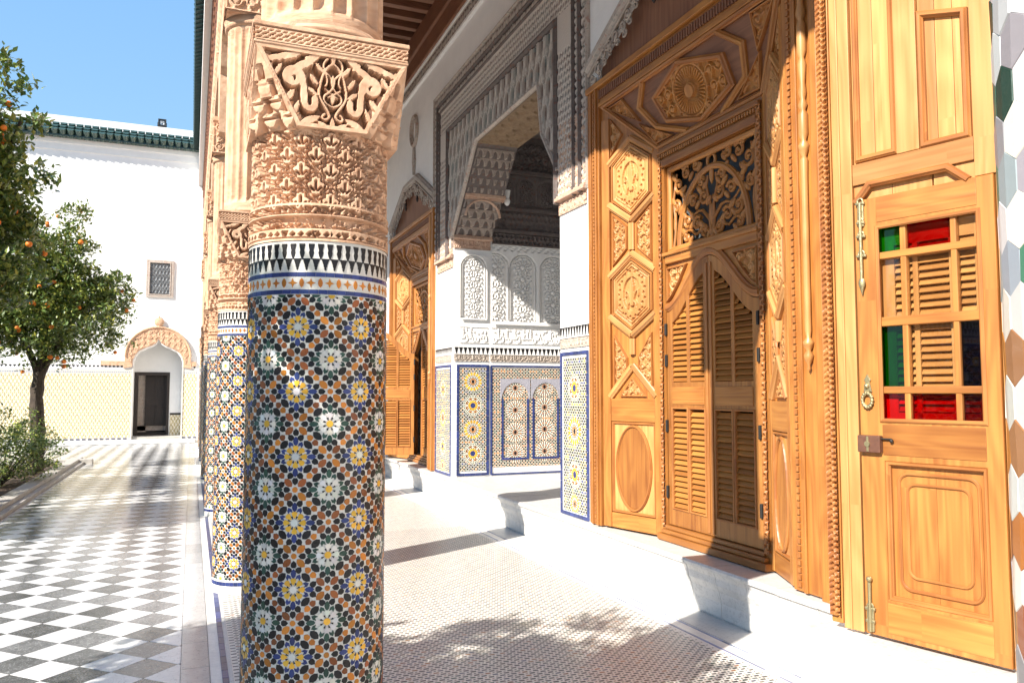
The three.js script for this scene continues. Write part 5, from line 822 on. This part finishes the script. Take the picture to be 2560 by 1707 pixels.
  sp('carved_cornice', [relief(0.6, 2.4, 3.82, 3.98, 0.01, 0.03, 0.01, (c, w, h) => guilloche(c, 0, w, 0.01, h - 0.01, 0.07)), bx(0.6, 2.4, 3.98, 4.03, 0, 0.06), bx(0.6, 2.4, 3.8, 3.82, 0, 0.05)], M.paintDark);
  sp('painted_band', [relief(0.6, 2.4, 4.05, 4.32, 0.004, 0.012, 0.012, lat(0.12)), bx(0.6, 2.4, 4.33, 4.38, 0, 0.05), bx(0.6, 2.4, 4.9, 4.95, 0, 0.07), relief(0.6, 2.4, 4.4, 4.88, 0.004, 0.02, 0.01, (c, w, h) => { c.fillStyle = '#888'; c.fillRect(0, 0, w, h); for (let i = 0; i < 5; i++) stuccoArch(c, 0.2 + i * 0.36, 0.04, h - 0.06, 0.14); }), relief(0.6, 2.4, 4.97, 5.4, 0.004, 0.02, 0.012, scr(0.06))], M.paintDark);
  // carved corbels stepping out under the lintel
  sp('pier_cap', [scriptBand(0.0, 0.58, 3.7, 3.84, 0.002), bx(-0.0, 0.6, 3.84, 3.87, 0, 0.05, true, 0.008), bx(0, 0.6, 3.87, 3.9, 0, 0.03), bx(0.02, 0.62, 4.335, 4.37, 0, 0.47), bx(0.02, 0.63, 4.37, 4.42, 0, 0.5)], M.stuccoPink);
  muqarnas(0.03, 0.57, 3.9, 4, 0.108, 0.11, 0.12, 0.0, sw);
  muqarnas(0.03, 0.57, 4.42, 5, 0.1, 0.1, 0.11, 0.46, sw);
  sp('corbel_core', [bx(0.03, 0.57, 4.42, 4.95, 0, 0.46)], M.stuccoPink);
  const arch = []; for (let i = 0; i <= 16; i++) { const q = PI * i / 16; arch.push([0.3 - 0.26 * Math.cos(q), 4.1 + 0.24 * Math.sin(q)]); }
  sp('corbel_arch', [mould(arch, PROF(0.03, 0.05), false, 0.42)], M.stuccoPink);
  sp('drop_knob', [planUV(new THREE.SphereGeometry(0.045, 12, 9).scale(1, 1.4, 1).translate(0.68, 4.36, 0.42)), planUV(new THREE.CylinderGeometry(0.05, 0.03, 0.12, 12).translate(0.68, 4.46, 0.42))], M.stucco);
  // the near reveal, back wall, soffit, ceiling
  part('near_reveal', [bx(xn - 0.0, xn + 0.2, 0, 5.0, -3.3, -0.61)], M.plaster, t);
  part('near_corbel', [prism([[xn + 0.02, 3.88], [xn + 0.02, 5.2], [x(7.72), 5.2], [x(7.62), 4.4]], -1.1, -0.62)], M.stuccoPaint, t);
  part('back_wall', [bx(xf, xn, 0, 5.6, -3.4, -3.3)], M.plaster, t);
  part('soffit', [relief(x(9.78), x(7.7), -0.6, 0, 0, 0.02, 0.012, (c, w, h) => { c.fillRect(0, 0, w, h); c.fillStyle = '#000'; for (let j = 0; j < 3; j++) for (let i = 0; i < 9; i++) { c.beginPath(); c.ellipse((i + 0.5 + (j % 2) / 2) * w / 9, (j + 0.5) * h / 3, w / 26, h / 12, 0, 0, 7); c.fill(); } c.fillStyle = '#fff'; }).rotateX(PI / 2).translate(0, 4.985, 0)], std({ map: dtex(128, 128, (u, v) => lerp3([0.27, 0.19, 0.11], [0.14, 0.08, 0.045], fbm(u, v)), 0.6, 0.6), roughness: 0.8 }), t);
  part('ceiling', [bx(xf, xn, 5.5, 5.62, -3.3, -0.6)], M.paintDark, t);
  // piers in the wall plane: tiled dado, white above
  const pier = (a, b, nm) => {
    const pw = b - a, tx = rosettePanelTex(pw - 0.16, 1.5, [[(pw - 0.16) / 2, 1.2, 0.13, 1], [(pw - 0.16) / 2, 0.78, 0.15, 0], [(pw - 0.16) / 2, 0.36, 0.13, 1], [(pw - 0.16) / 2, 0.08, 0.1, 0]], [COL.green, COL.yellow, COL.blue], 41);
    part('zellige_panel', [panelUV(bx(a + 0.08, b - 0.08, LEDGE + 0.05, 1.94, 0.001, 0.007), a + 0.08, b - 0.08, LEDGE + 0.05, 1.94)], tileMat(tx), t); blueBorder(t, a + 0.02, b - 0.03, LEDGE + 0.005, 2.0, 0.004, 0.034);
    part('script_band', scriptBand(a + 0.01, b - 0.01, 2.04, 2.14, 0.002), M.woodGrey, t); merlons(t, a, b, 2.2, 0.002, 0.06, 0.05);
  };
  pier(xn + 0.02, x(6.57)); pier(x(11.66), xf - 0.03);
  for (const [a, b] of [[xn, x(6.6)], [x(11.6), xf]]) { part('pier_cap', [scriptBand(a + 0.01, b - 0.01, 3.42, 3.56, 0.004), bx(a, b, 3.56, 3.6, 0, 0.06, true, 0.01), bx(a, b, 3.6, 3.62, 0, 0.04), relief(a + 0.02, b - 0.02, 3.62, 4.38, 0.004, 0.02, 0.012, scr(0.06))], M.stuccoPink, t); }
}

// ------------------------------------------------------------ end wall of the courtyard
const BW = 27;
{
  const t = thing('courtyard_end_wall', 'tall white wall closing the courtyard, with a yellow tiled dado and green tile eave', 'wall', [0, 0, -BW]);
  const cx = -0.99, hw = 0.7, door = [[cx - hw, 0.13], [cx + hw, 0.13], [cx + hw, 2.35]];
  for (const [a, b] of [[0.7, 2.55], [0.64, 2.72], [0.54, 2.86], [0.42, 2.92], [0.32, 2.98], [0.2, 3.02], [0.08, 3.1], [0, 3.24]]) door.push([cx + a, b]);
  for (const [a, b] of [[0.08, 3.1], [0.2, 3.02], [0.32, 2.98], [0.42, 2.92], [0.54, 2.86], [0.64, 2.72], [0.7, 2.55], [0.7, 2.35]]) door.push([cx - a, b]);
  part('wall', [prism([[-14, 0], [3.45, 0], [3.45, 10.08], [-14, 10.08]], -0.5, 0, false, 0, [door])], M.plaster, t);
  part('wall_ledge', [bx(-14, 0.2, 9.22, 9.36, 0, 0.08), bx(-14, 0.2, 9.0, 9.22, 0, 0.04)], M.plaster, t);
  const tileG = (() => { const g = new THREE.CylinderGeometry(0.1, 0.082, 0.3, 10, 1, false, -PI / 2, PI); g.rotateX(PI / 2 - 0.75); return planUV(g); })();
  for (let x = -6.6; x < 0.2; x += 0.215) for (let k = 0; k < 3; k++) part('roof_tile', tileG, M.greenTile, t).position.set(x, 9.47 + k * 0.125, 0.3 - k * 0.13);
  part('tile_bed', [bx(-14, 0.2, 9.36, 9.4, 0, 0.34), bx(-14, 0.2, 9.4, 9.78, 0, 0.04)], M.eaveTile, t);
  // dado of tiny yellow lattice tiles
  const tx = canvasTex(256, 256, (c) => {   // triangular lattice of white strips over ochre pieces
    const W = 128; c.fillStyle = '#c79a3f'; c.fillRect(0, 0, 256, 256);
    for (let j = 0; j < 4; j++) for (let i = 0; i < 4; i++) { c.fillStyle = ['#b8a470', '#c6b283', '#ab9866', '#bfac7c'][(i * 3 + j) % 4]; c.fillRect(i * 64, j * 64, 64, 64); c.fillStyle = '#3f3b2c'; c.beginPath(); c.arc(i * 64 + 32, j * 64 + 10, 6, 0, 7); c.fill(); c.fillStyle = '#7c6a3a'; c.beginPath(); c.arc(i * 64, j * 64 + 42, 7, 0, 7); c.fill(); }
    c.strokeStyle = '#f4eee0'; c.lineWidth = 9; for (let k = -3; k < 6; k++) { c.beginPath(); c.moveTo(k * W / 2, 0); c.lineTo(k * W / 2 + W, 256); c.moveTo(k * W / 2, 256); c.lineTo(k * W / 2 + W, 0); c.stroke(); } c.lineWidth = 5; for (const y of [0, 64, 128, 192, 256]) { c.beginPath(); c.moveTo(0, y); c.lineTo(256, y); c.stroke(); } });
  tx.repeat.set(1 / 0.4, 1 / 0.4); const dm = std({ map: tx, roughness: 0.3 });
  for (const [a, b] of [[-14, -1.74], [-0.24, 0.14]]) {
    part('tiled_dado', bx(a, b, 0.2, 2.16, 0.001, 0.012), dm, t); part('dado_border', [bx(a, b, 2.16, 2.32, 0.001, 0.014)], M.cream, t);
    merlons(t, Math.max(a, -8), b, 2.39, 0.002, 0.11, 0.032);
    const g = []; for (let x = Math.max(a, -8); x < b - 0.05; x += 0.16) g.push(colored(bx(x, x + 0.1, 0.14, 0.18, 0.001, 0.014), jit([0.1, 0.1, 0.14]))); for (let x = Math.max(a, -8); x < b - 0.02; x += 0.06) g.push(colored(bx(x + 0.012, x + 0.04, 2.2, 2.23, 0.012, 0.018), jit([0.25, 0.28, 0.36]))); stuff(part('border_tiles', g, M.glazeFlat, t));
  }
  part('step', [bx(-7, 0.14, 0.0, 0.13, 0, 0.35, true, 0.01)], M.marblePlain, t);
  part('door_jamb', [bx(cx - hw - 0.045, cx - hw, 0.13, 2.4, -0.02, 0.03), bx(cx + hw, cx + hw + 0.045, 0.13, 2.4, -0.02, 0.03)], M.cream, t);
  // carved orange arch
  const outer = [[cx + hw + 0.28, 2.34], [cx + hw + 0.24, 2.7]]; for (let i = 0; i <= 20; i++) { const q = PI * i / 20; outer.push([cx + 0.94 * Math.cos(q), 2.72 + 0.92 * Math.sin(q)]); } outer.push([cx - hw - 0.24, 2.7], [cx - hw - 0.28, 2.34]);
  const innr = door.slice(2).map(([a, b]) => [cx + (a - cx) * 1.04, b + 0.03]).reverse();
  const ap = [...outer, ...innr];
  part('carved_arch', [prism(ap, 0.001, 0.06, false, 0.01), mould(outer.slice(1, -1), PROF(0.05, 0.05), false, 0.05), bx(cx + hw + 0.27, 0.12, 2.42, 2.56, 0.001, 0.05, true), bx(-2.6, cx - hw - 0.27, 2.42, 2.56, 0.001, 0.05, true)], M.stone, t);
  part('arch_carving', relief(cx - 0.86, cx + 0.86, 2.5, 3.6, 0.056, 0.022, 0.014, (c, w, h) => arabesque(c, 0, w, 0, h, 0.085, 0.03), [...outer.slice(2, -2).map(([a, b]) => [cx + (a - cx) * 0.92, 2.72 + (b - 2.72) * 0.92]), ...innr.map(([a, b]) => [cx + (a - cx) * 1.05, b + 0.02])]), M.stone, t);
  part('finial', [planUV(new THREE.SphereGeometry(0.13, 16, 12).scale(1, 1, 0.5).translate(cx, 3.8, 0.05)), planUV(new THREE.CylinderGeometry(0.035, 0.07, 0.08, 10).translate(cx, 3.67, 0.04)), planUV(new THREE.ConeGeometry(0.05, 0.12, 10).translate(cx, 3.96, 0.04)), planUV(new THREE.TorusGeometry(0.12, 0.02, 8, 20).translate(cx, 3.8, 0.06))], M.stone, t);
  // recess with a dark doorway
  const fr = -0.9; part('recess_wall', [prism([[cx - 1, 0], [cx + 1, 0], [cx + 1, 3.6], [cx - 1, 3.6]], fr - 0.2, fr, false, 0, [rect(cx - 0.72, cx + 0.33, 0.14, 2.24)]), bx(cx - 1, cx - 0.72, 0, 3.6, fr, -0.5), bx(cx + 0.72, cx + 1, 0, 3.6, fr, -0.5), bx(cx - 1, cx + 1, 3.4, 3.6, fr, -0.5)], M.plaster, t);
  part('recess_dado', bx(cx + 0.36, cx + 0.72, 0.13, 0.85, fr + 0.001, fr + 0.012), dm, t); part('recess_dado_top', bx(cx + 0.36, cx + 0.72, 0.85, 0.92, fr + 0.001, fr + 0.014), M.woodDark, t);
  part('threshold', [bx(cx - hw, cx + hw, 0.13, 0.2, fr, -0.05, true, 0.01)], M.kerb, t);
  part('dark_door_frame', [prism(rect(cx - 0.72, cx + 0.33, 0.14, 2.24), fr - 0.1, fr + 0.02, false, 0, [rect(cx - 0.6, cx + 0.25, 0.2, 2.14)])], M.woodDark, t);
  part('dark_door', [bx(cx - 0.4, cx + 0.25, 0.5, 2.14, fr - 0.32, fr - 0.28), bx(cx - 0.1, cx - 0.07, 0.5, 2.14, fr - 0.28, fr - 0.26), bx(cx - 0.4, cx + 0.25, 1.1, 1.14, fr - 0.28, fr - 0.26), bx(cx - 0.6, cx + 0.3, 0.14, 0.3, fr - 0.5, fr - 0.2)], M.woodDark, t);
  part('inner_wall', [bx(cx - 0.62, cx - 0.36, 0.3, 2.3, fr - 0.36, fr - 0.33), bx(cx - 0.62, cx + 0.3, 0.34, 0.5, fr - 0.36, fr - 0.33)], M.stuccoPaint, t);
  part('dark_room', [bx(cx - 1, cx + 1, 0, 2.6, fr - 0.9, fr - 0.85), bx(cx - 1, cx + 1, 2.5, 2.6, fr - 0.85, fr - 0.2), bx(cx - 1, cx - 0.9, 0, 2.6, fr - 0.85, fr - 0.2), bx(cx + 0.9, cx + 1, 0, 2.6, fr - 0.85, fr - 0.2)], M.paintDark, t);
  // lattice window
  const w = part('window', [prism(rect(-1.4, -0.62, 4.59, 5.77), 0.001, 0.05, false, 0, [rect(-1.3, -0.71, 4.68, 5.68)]), mould(rect(-1.31, -0.7, 4.67, 5.69), PROF(0.03, 0.02), true, 0.045)], M.stuccoPaint, t);
  part('lattice', relief(-1.3, -0.71, 4.68, 5.68, 0.002, 0.025, 0.011, (c, W2, H2) => { c.lineWidth = 0.014; for (let y = 0.1; y < H2; y += 0.2) for (let x = 0.05; x < W2; x += 0.1) { c.beginPath(); c.arc(x, y, 0.055, 0, 7); c.stroke(); c.beginPath(); c.arc(x + 0.05, y + 0.1, 0.04, 0, 7); c.stroke(); } for (let y = 0; y < H2; y += 0.2) c.fillRect(0, y, W2, 0.012); }), std({ color: new THREE.Color().setRGB(0.2, 0.21, 0.22), roughness: 0.7 }), w);
}
{
  const t = thing('floodlight', 'small square floodlight standing on top of the white end wall', 'floodlight', [-1.08, 10.08, -BW - 0.1]);
  part('housing', [prism(rect(-0.12, 0.12, 0.04, 0.29), -0.06, 0.04, false, 0.008, [rect(-0.085, 0.085, 0.075, 0.255)]), bx(-0.1, 0.1, 0.06, 0.27, -0.1, -0.05)], M.iron, t);
  part('bracket', [bx(-0.14, -0.125, 0.0, 0.18, -0.05, 0.0), bx(0.125, 0.14, 0.0, 0.18, -0.05, 0.0), bx(-0.14, 0.14, 0, 0.015, -0.05, 0)], M.iron, t);
  part('reflector', [planUV(lathe([[0.02, -0.045], [0.05, -0.03], [0.085, 0.02]], 4).rotateY(PI / 4).rotateX(PI / 2).translate(0, 0.165, 0.0))], std({ color: new THREE.Color().setRGB(0.75, 0.75, 0.75), metalness: 0.7, roughness: 0.35 }), t);
  part('glass', bx(-0.09, 0.09, 0.07, 0.26, 0.02, 0.024), new THREE.MeshPhysicalMaterial({ color: 0xffffff, transmission: 1, thickness: 0, roughness: 0.05 }), t);
}

// ------------------------------------------------------------ planting bed, kerb, orange trees, shrubs
struct('planting_bed', [(() => { const nx = 40, ny = 90; return grid(nx, ny, (u, v) => [-11 + u * 8.52, 0.03 + 0.05 * fbm(u * 3, v * 5) - 0.02, -(-6 + v * 25.8)], null, (u, v) => [u * 8.5, v * 25]); })()], M.soil);
{
  const k = new THREE.Group(); k.name = 'bed_kerb'; k.userData.kind = 'structure'; scene.add(k);
  for (let d = -2; d < 19.6; d += 0.9) { part('kerb_stone', bx(-2.5, -2.27, -0.01, 0.11 + rr(-0.003, 0.003), -d - 0.895, -d, false, 0.012), M.kerb, k); part('kerb_stone', bx(-2.268, -2.17, -0.01, 0.05 + rr(-0.002, 0.002), -d - 0.895, -d, false, 0.012), M.kerb, k); }
  for (let x = -11; x < -2.6; x += 0.9) part('kerb_stone', bx(x, x + 0.895, -0.01, 0.11, -20.02, -19.8, true, 0.012), M.kerb, k);
}
function leafSet(centers, nPer, spread, len, cols, hang = 0.35) {   // many small folded leaves round twig ends
  const pos = [], nor = [], colr = [], q = new THREE.Quaternion(), e = new THREE.Euler(), v = new THREE.Vector3();
  for (const c of centers) for (let i = 0; i < nPer; i++) {
    const L = len * rr(0.65, 1.2), W = L * rr(0.22, 0.3), a = rr(0, 2 * PI), tilt = rr(-1.1, 0.7) - hang; e.set(tilt, a, rr(-0.7, 0.7), 'YXZ'); q.setFromEuler(e);
    const th = rr(0, 2 * PI), ph = Math.acos(rr(-1, 1)), r = spread * Math.pow(rnd(), 0.5), ox = c[0] + r * Math.sin(ph) * Math.cos(th), oy = c[1] + r * Math.cos(ph) * 0.8, oz = c[2] + r * Math.sin(ph) * Math.sin(th);
    const P = [[0, 0, 0], [W, 0.15 * W, L * 0.45], [0, -0.1 * W, L * 0.5], [-W, 0.15 * W, L * 0.45], [0, -0.12 * L, L]].map((p) => { v.set(p[0], p[1], p[2]).applyQuaternion(q); return [v.x + ox, v.y + oy, v.z + oz]; });
    const k = jit(pick(cols), 0.25); for (const t of [[0, 1, 2], [0, 2, 3], [1, 4, 2], [2, 4, 3]]) for (const j of t) { pos.push(...P[j]); colr.push(...k); }
  }
  const g = new THREE.BufferGeometry(); g.setAttribute('position', new THREE.Float32BufferAttribute(pos, 3)); g.setAttribute('color', new THREE.Float32BufferAttribute(colr, 3)); g.computeVertexNormals(); return g;
}
const GREENS = [[0.14, 0.21, 0.04], [0.1, 0.165, 0.034], [0.23, 0.29, 0.045], [0.36, 0.38, 0.07], [0.075, 0.125, 0.03], [0.155, 0.22, 0.06]];
const limb = (pts, r0, r1) => { const cur = new THREE.CatmullRomCurve3(pts.map((p) => new THREE.Vector3(...p))), n = 12, g = new THREE.TubeGeometry(cur, n, 1, 8), p = g.attributes.position, c = cur.getSpacedPoints(n); for (let i = 0; i <= n; i++) { const r = (r0 + (r1 - r0) * i / n) * (1 + 0.12 * Math.sin(i * 2.7)); for (let j = 0; j <= 8; j++) { const k = i * 9 + j; p.setXYZ(k, c[i].x + (p.getX(k) - c[i].x) * r, c[i].y + (p.getY(k) - c[i].y) * r, c[i].z + (p.getZ(k) - c[i].z) * r); } } g.computeVertexNormals(); return g; };
function orangeTree(label, x, d, sd, lobes, trunkTop, nClump, nPer, oranges, len = 0.085) {   // lobes: [dx, y, dz, rx, ry, rz]
  seed = sd; const t = thing('orange_tree', label, 'tree', [x, 0, -d], 0, 'orange trees in the planting bed');
  const br = [limb([[0, 0, 0], [0.03, trunkTop * 0.4, 0.03], [-0.02, trunkTop * 0.75, 0], [0.02, trunkTop, 0]], 0.15, 0.11)];
  for (const L of lobes) br.push(limb([[0.02, trunkTop - 0.1, 0], [L[0] * 0.4, trunkTop + (L[1] - trunkTop) * 0.5, L[2] * 0.4], [L[0] * 0.85, L[1], L[2] * 0.85]], 0.075, 0.02));
  part('trunk', br, M.bark, t);
  const cs = [], vol = lobes.map((l) => l[3] * l[4] * l[5]), tot = vol.reduce((a, b) => a + b, 0);
  lobes.forEach((l, i) => { for (let k = 0; k < nClump * vol[i] / tot; k++) { const th = rr(0, 2 * PI), ph = Math.acos(rr(-1, 1)), r = Math.pow(rnd(), 0.38) * rr(0.86, 1.1); cs.push([l[0] + l[3] * r * Math.sin(ph) * Math.cos(th), l[1] + l[4] * r * Math.cos(ph), l[2] + l[5] * r * Math.sin(ph) * Math.sin(th), r]); } });
  part('crown', leafSet(cs, nPer, 0.19, len, GREENS), M.leaf, t);
  const out = cs.filter((c) => c[3] > 0.8), og = new THREE.SphereGeometry(0.042, 12, 9);
  for (let i = 0; i < oranges; i++) { const c = pick(out), k = part('orange', og, M.orange, t); k.position.set(c[0] + rr(-0.1, 0.1), c[1] + rr(-0.16, 0.02), c[2] + rr(-0.05, 0.22)); k.scale.setScalar(rr(0.85, 1.2)); }
  return t;
}
orangeTree('orange tree at the left edge, its crown cut off by the picture border', -3.35, 12.2, 101, [[0.1, 4.0, 0, 1.15, 1.5, 1.2], [0.5, 3.3, 0.1, 1.0, 0.85, 1.0], [0.25, 4.9, 0.2, 0.85, 0.85, 0.9], [1.3, 5.28, 0, 0.3, 0.16, 0.3], [0.9, 4.4, -0.1, 0.62, 0.8, 0.7], [0.75, 5.75, 0.1, 0.42, 0.4, 0.35], [0.85, 6.05, 0.1, 0.25, 0.2, 0.25]], 1.7, 1100, 30, 90, 0.115);
orangeTree('orange tree with a dark bare trunk, before the arched doorway wall', -2.83, 18, 202, [[0.25, 3.1, 0, 1.5, 0.95, 1.4], [0.1, 4.2, 0, 0.95, 0.85, 1.0], [0.55, 5.05, 0.1, 0.3, 0.42, 0.35], [-0.75, 3.5, 0.1, 0.9, 1.2, 0.9], [1.1, 3.6, 0.1, 0.6, 0.55, 0.6]], 2.0, 1200, 30, 90, 0.1);
orangeTree('orange tree out of sight to the left whose shade falls on the nearest column', -3.1, 1.35, 303, [[0, 3.1, 0, 1.2, 1.15, 1.15], [0.3, 2.6, -0.4, 1.1, 0.8, 0.9], [-0.2, 3.5, 0.3, 0.9, 0.75, 0.9], [0.35, 3.5, -0.85, 0.75, 0.6, 0.7]], 1.6, 680, 26, 20, 0.12);
orangeTree('orange tree out of sight to the left whose shade falls on the near marble', -3.2, 3.5, 404, [[0, 2.78, 0, 0.6, 0.4, 0.75], [0.3, 2.7, 0.2, 0.55, 0.35, 0.6]], 1.5, 240, 24, 14, 0.12);
orangeTree('orange tree beyond the left border, shading the middle of the marble path', -4.6, 9.6, 505, [[0, 3.05, 0, 1.05, 0.75, 1.15], [0.2, 2.6, 0.5, 0.8, 0.6, 0.9]], 1.6, 380, 24, 10, 0.12);
orangeTree('orange tree beyond the left border, shading the path towards the end wall', -4.9, 13.4, 606, [[0, 2.9, 0, 1.1, 0.8, 1.3], [0.2, 2.5, -0.6, 0.8, 0.6, 0.9]], 1.6, 380, 24, 10, 0.12);
function shrub(label, x, d, sd, r, h, n) {
  seed = sd; const t = thing('leafy_shrub', label, 'shrub', [x, 0.04, -d], 0, 'shrubs in the planting bed'), cs = [], st = [];
  for (let i = 0; i < n; i++) { const a = rr(0, 2 * PI), q = r * Math.sqrt(rnd()), y = h * rr(0.12, 1) * (1 - 0.35 * q / r); cs.push([q * Math.cos(a), y, q * Math.sin(a)]); if (i % 9 === 0) st.push(limb([[q * 0.1 * Math.cos(a), 0, q * 0.1 * Math.sin(a)], [q * 0.6 * Math.cos(a), y * 0.6, q * 0.6 * Math.sin(a)], [q * Math.cos(a), y + 0.05, q * Math.sin(a)]], 0.012, 0.004)); }
  part('stem', st, M.bark, t); part('foliage', leafSet(cs, 20, 0.13, 0.065, GREENS.map((c) => c.map((v) => v * 1.15)), 0.1), M.leaf, t);
}
shrub('broad leafy shrub at the lower left edge, in the planting bed', -2.85, 11.7, 11, 0.5, 0.95, 200);
shrub('leafy shrub spreading right of the dark trunk', -3.0, 15.6, 12, 0.8, 1.35, 260);
shrub('leafy shrub just behind the left edge, before the dark trunk', -3.3, 13.6, 13, 0.75, 1.25, 260);
shrub('wispy pale shrub at the far end of the bed beneath the orange tree', -2.75, 17.3, 14, 0.5, 1.3, 100);

// ------------------------------------------------------------ out-of-focus tiled column at the right edge
{
  const t = thing('near_tiled_column', 'tiled column at the right picture edge with large green, white and brown pieces', 'column', [1.56, 0, -0.79]);
  const r = 0.26, put = (u, v, h) => [(r + h) * Math.sin(u / r), v, (r + h) * Math.cos(u / r)], C = 2 * PI * r, n = 20, w = C / n, hh = 0.16, list = [];
  seed = 77; part('shaft', planUV(new THREE.CylinderGeometry(r, r, 3.2, 64, 1).translate(0, 1.6, 0)), M.cream, t);
  for (let j = 0; j * hh / 2 < 3.15; j++) for (let i = 0; i < n; i++) { const y = 0.06 + j * hh / 2, top = y > 1.75; const c = (j % 2 ? rnd() < 0.8 : rnd() < 0.12) ? COL.white : top ? pick([COL.green, [0.05, 0.15, 0.1], [0.3, 0.35, 0.36], COL.grey]) : y < 0.7 ? pick([[0.35, 0.4, 0.42], COL.grey, COL.green]) : pick([COL.brown, COL.orange, COL.grey, COL.black, [0.3, 0.14, 0.05]]); list.push(pc('hex', (i + (j % 2) / 2) * w, y, PI / 2, 0.0508, w * 0.475, jit(c, 0.2))); }
  part('upper_shaft', [planUV(new THREE.CylinderGeometry(r - 0.01, r - 0.01, 4.72, 48, 1).translate(0, 5.56, 0)), planUV(lathe([[0.2, 3.18], [0.29, 3.2], [0.3, 3.24], [0.27, 3.28], [0.2, 3.3]], 40))], M.stone, t);
  const own = new Set(list.filter((p) => p.y > 0.3).filter((p) => { const a = ((p.x / r + PI) % (2 * PI)) - PI; return a > -2.2 && a < 0.6; }).slice(0, 290)); for (const p of own) part('tile', pieceGeo(p, put, 0.002), M.glaze, t);
  stuff(part('tile_field', list.filter((p) => !own.has(p)).map((p) => pieceGeo(p, put, 0.002)), M.glaze, t));
}
renderer.render(scene, camera);
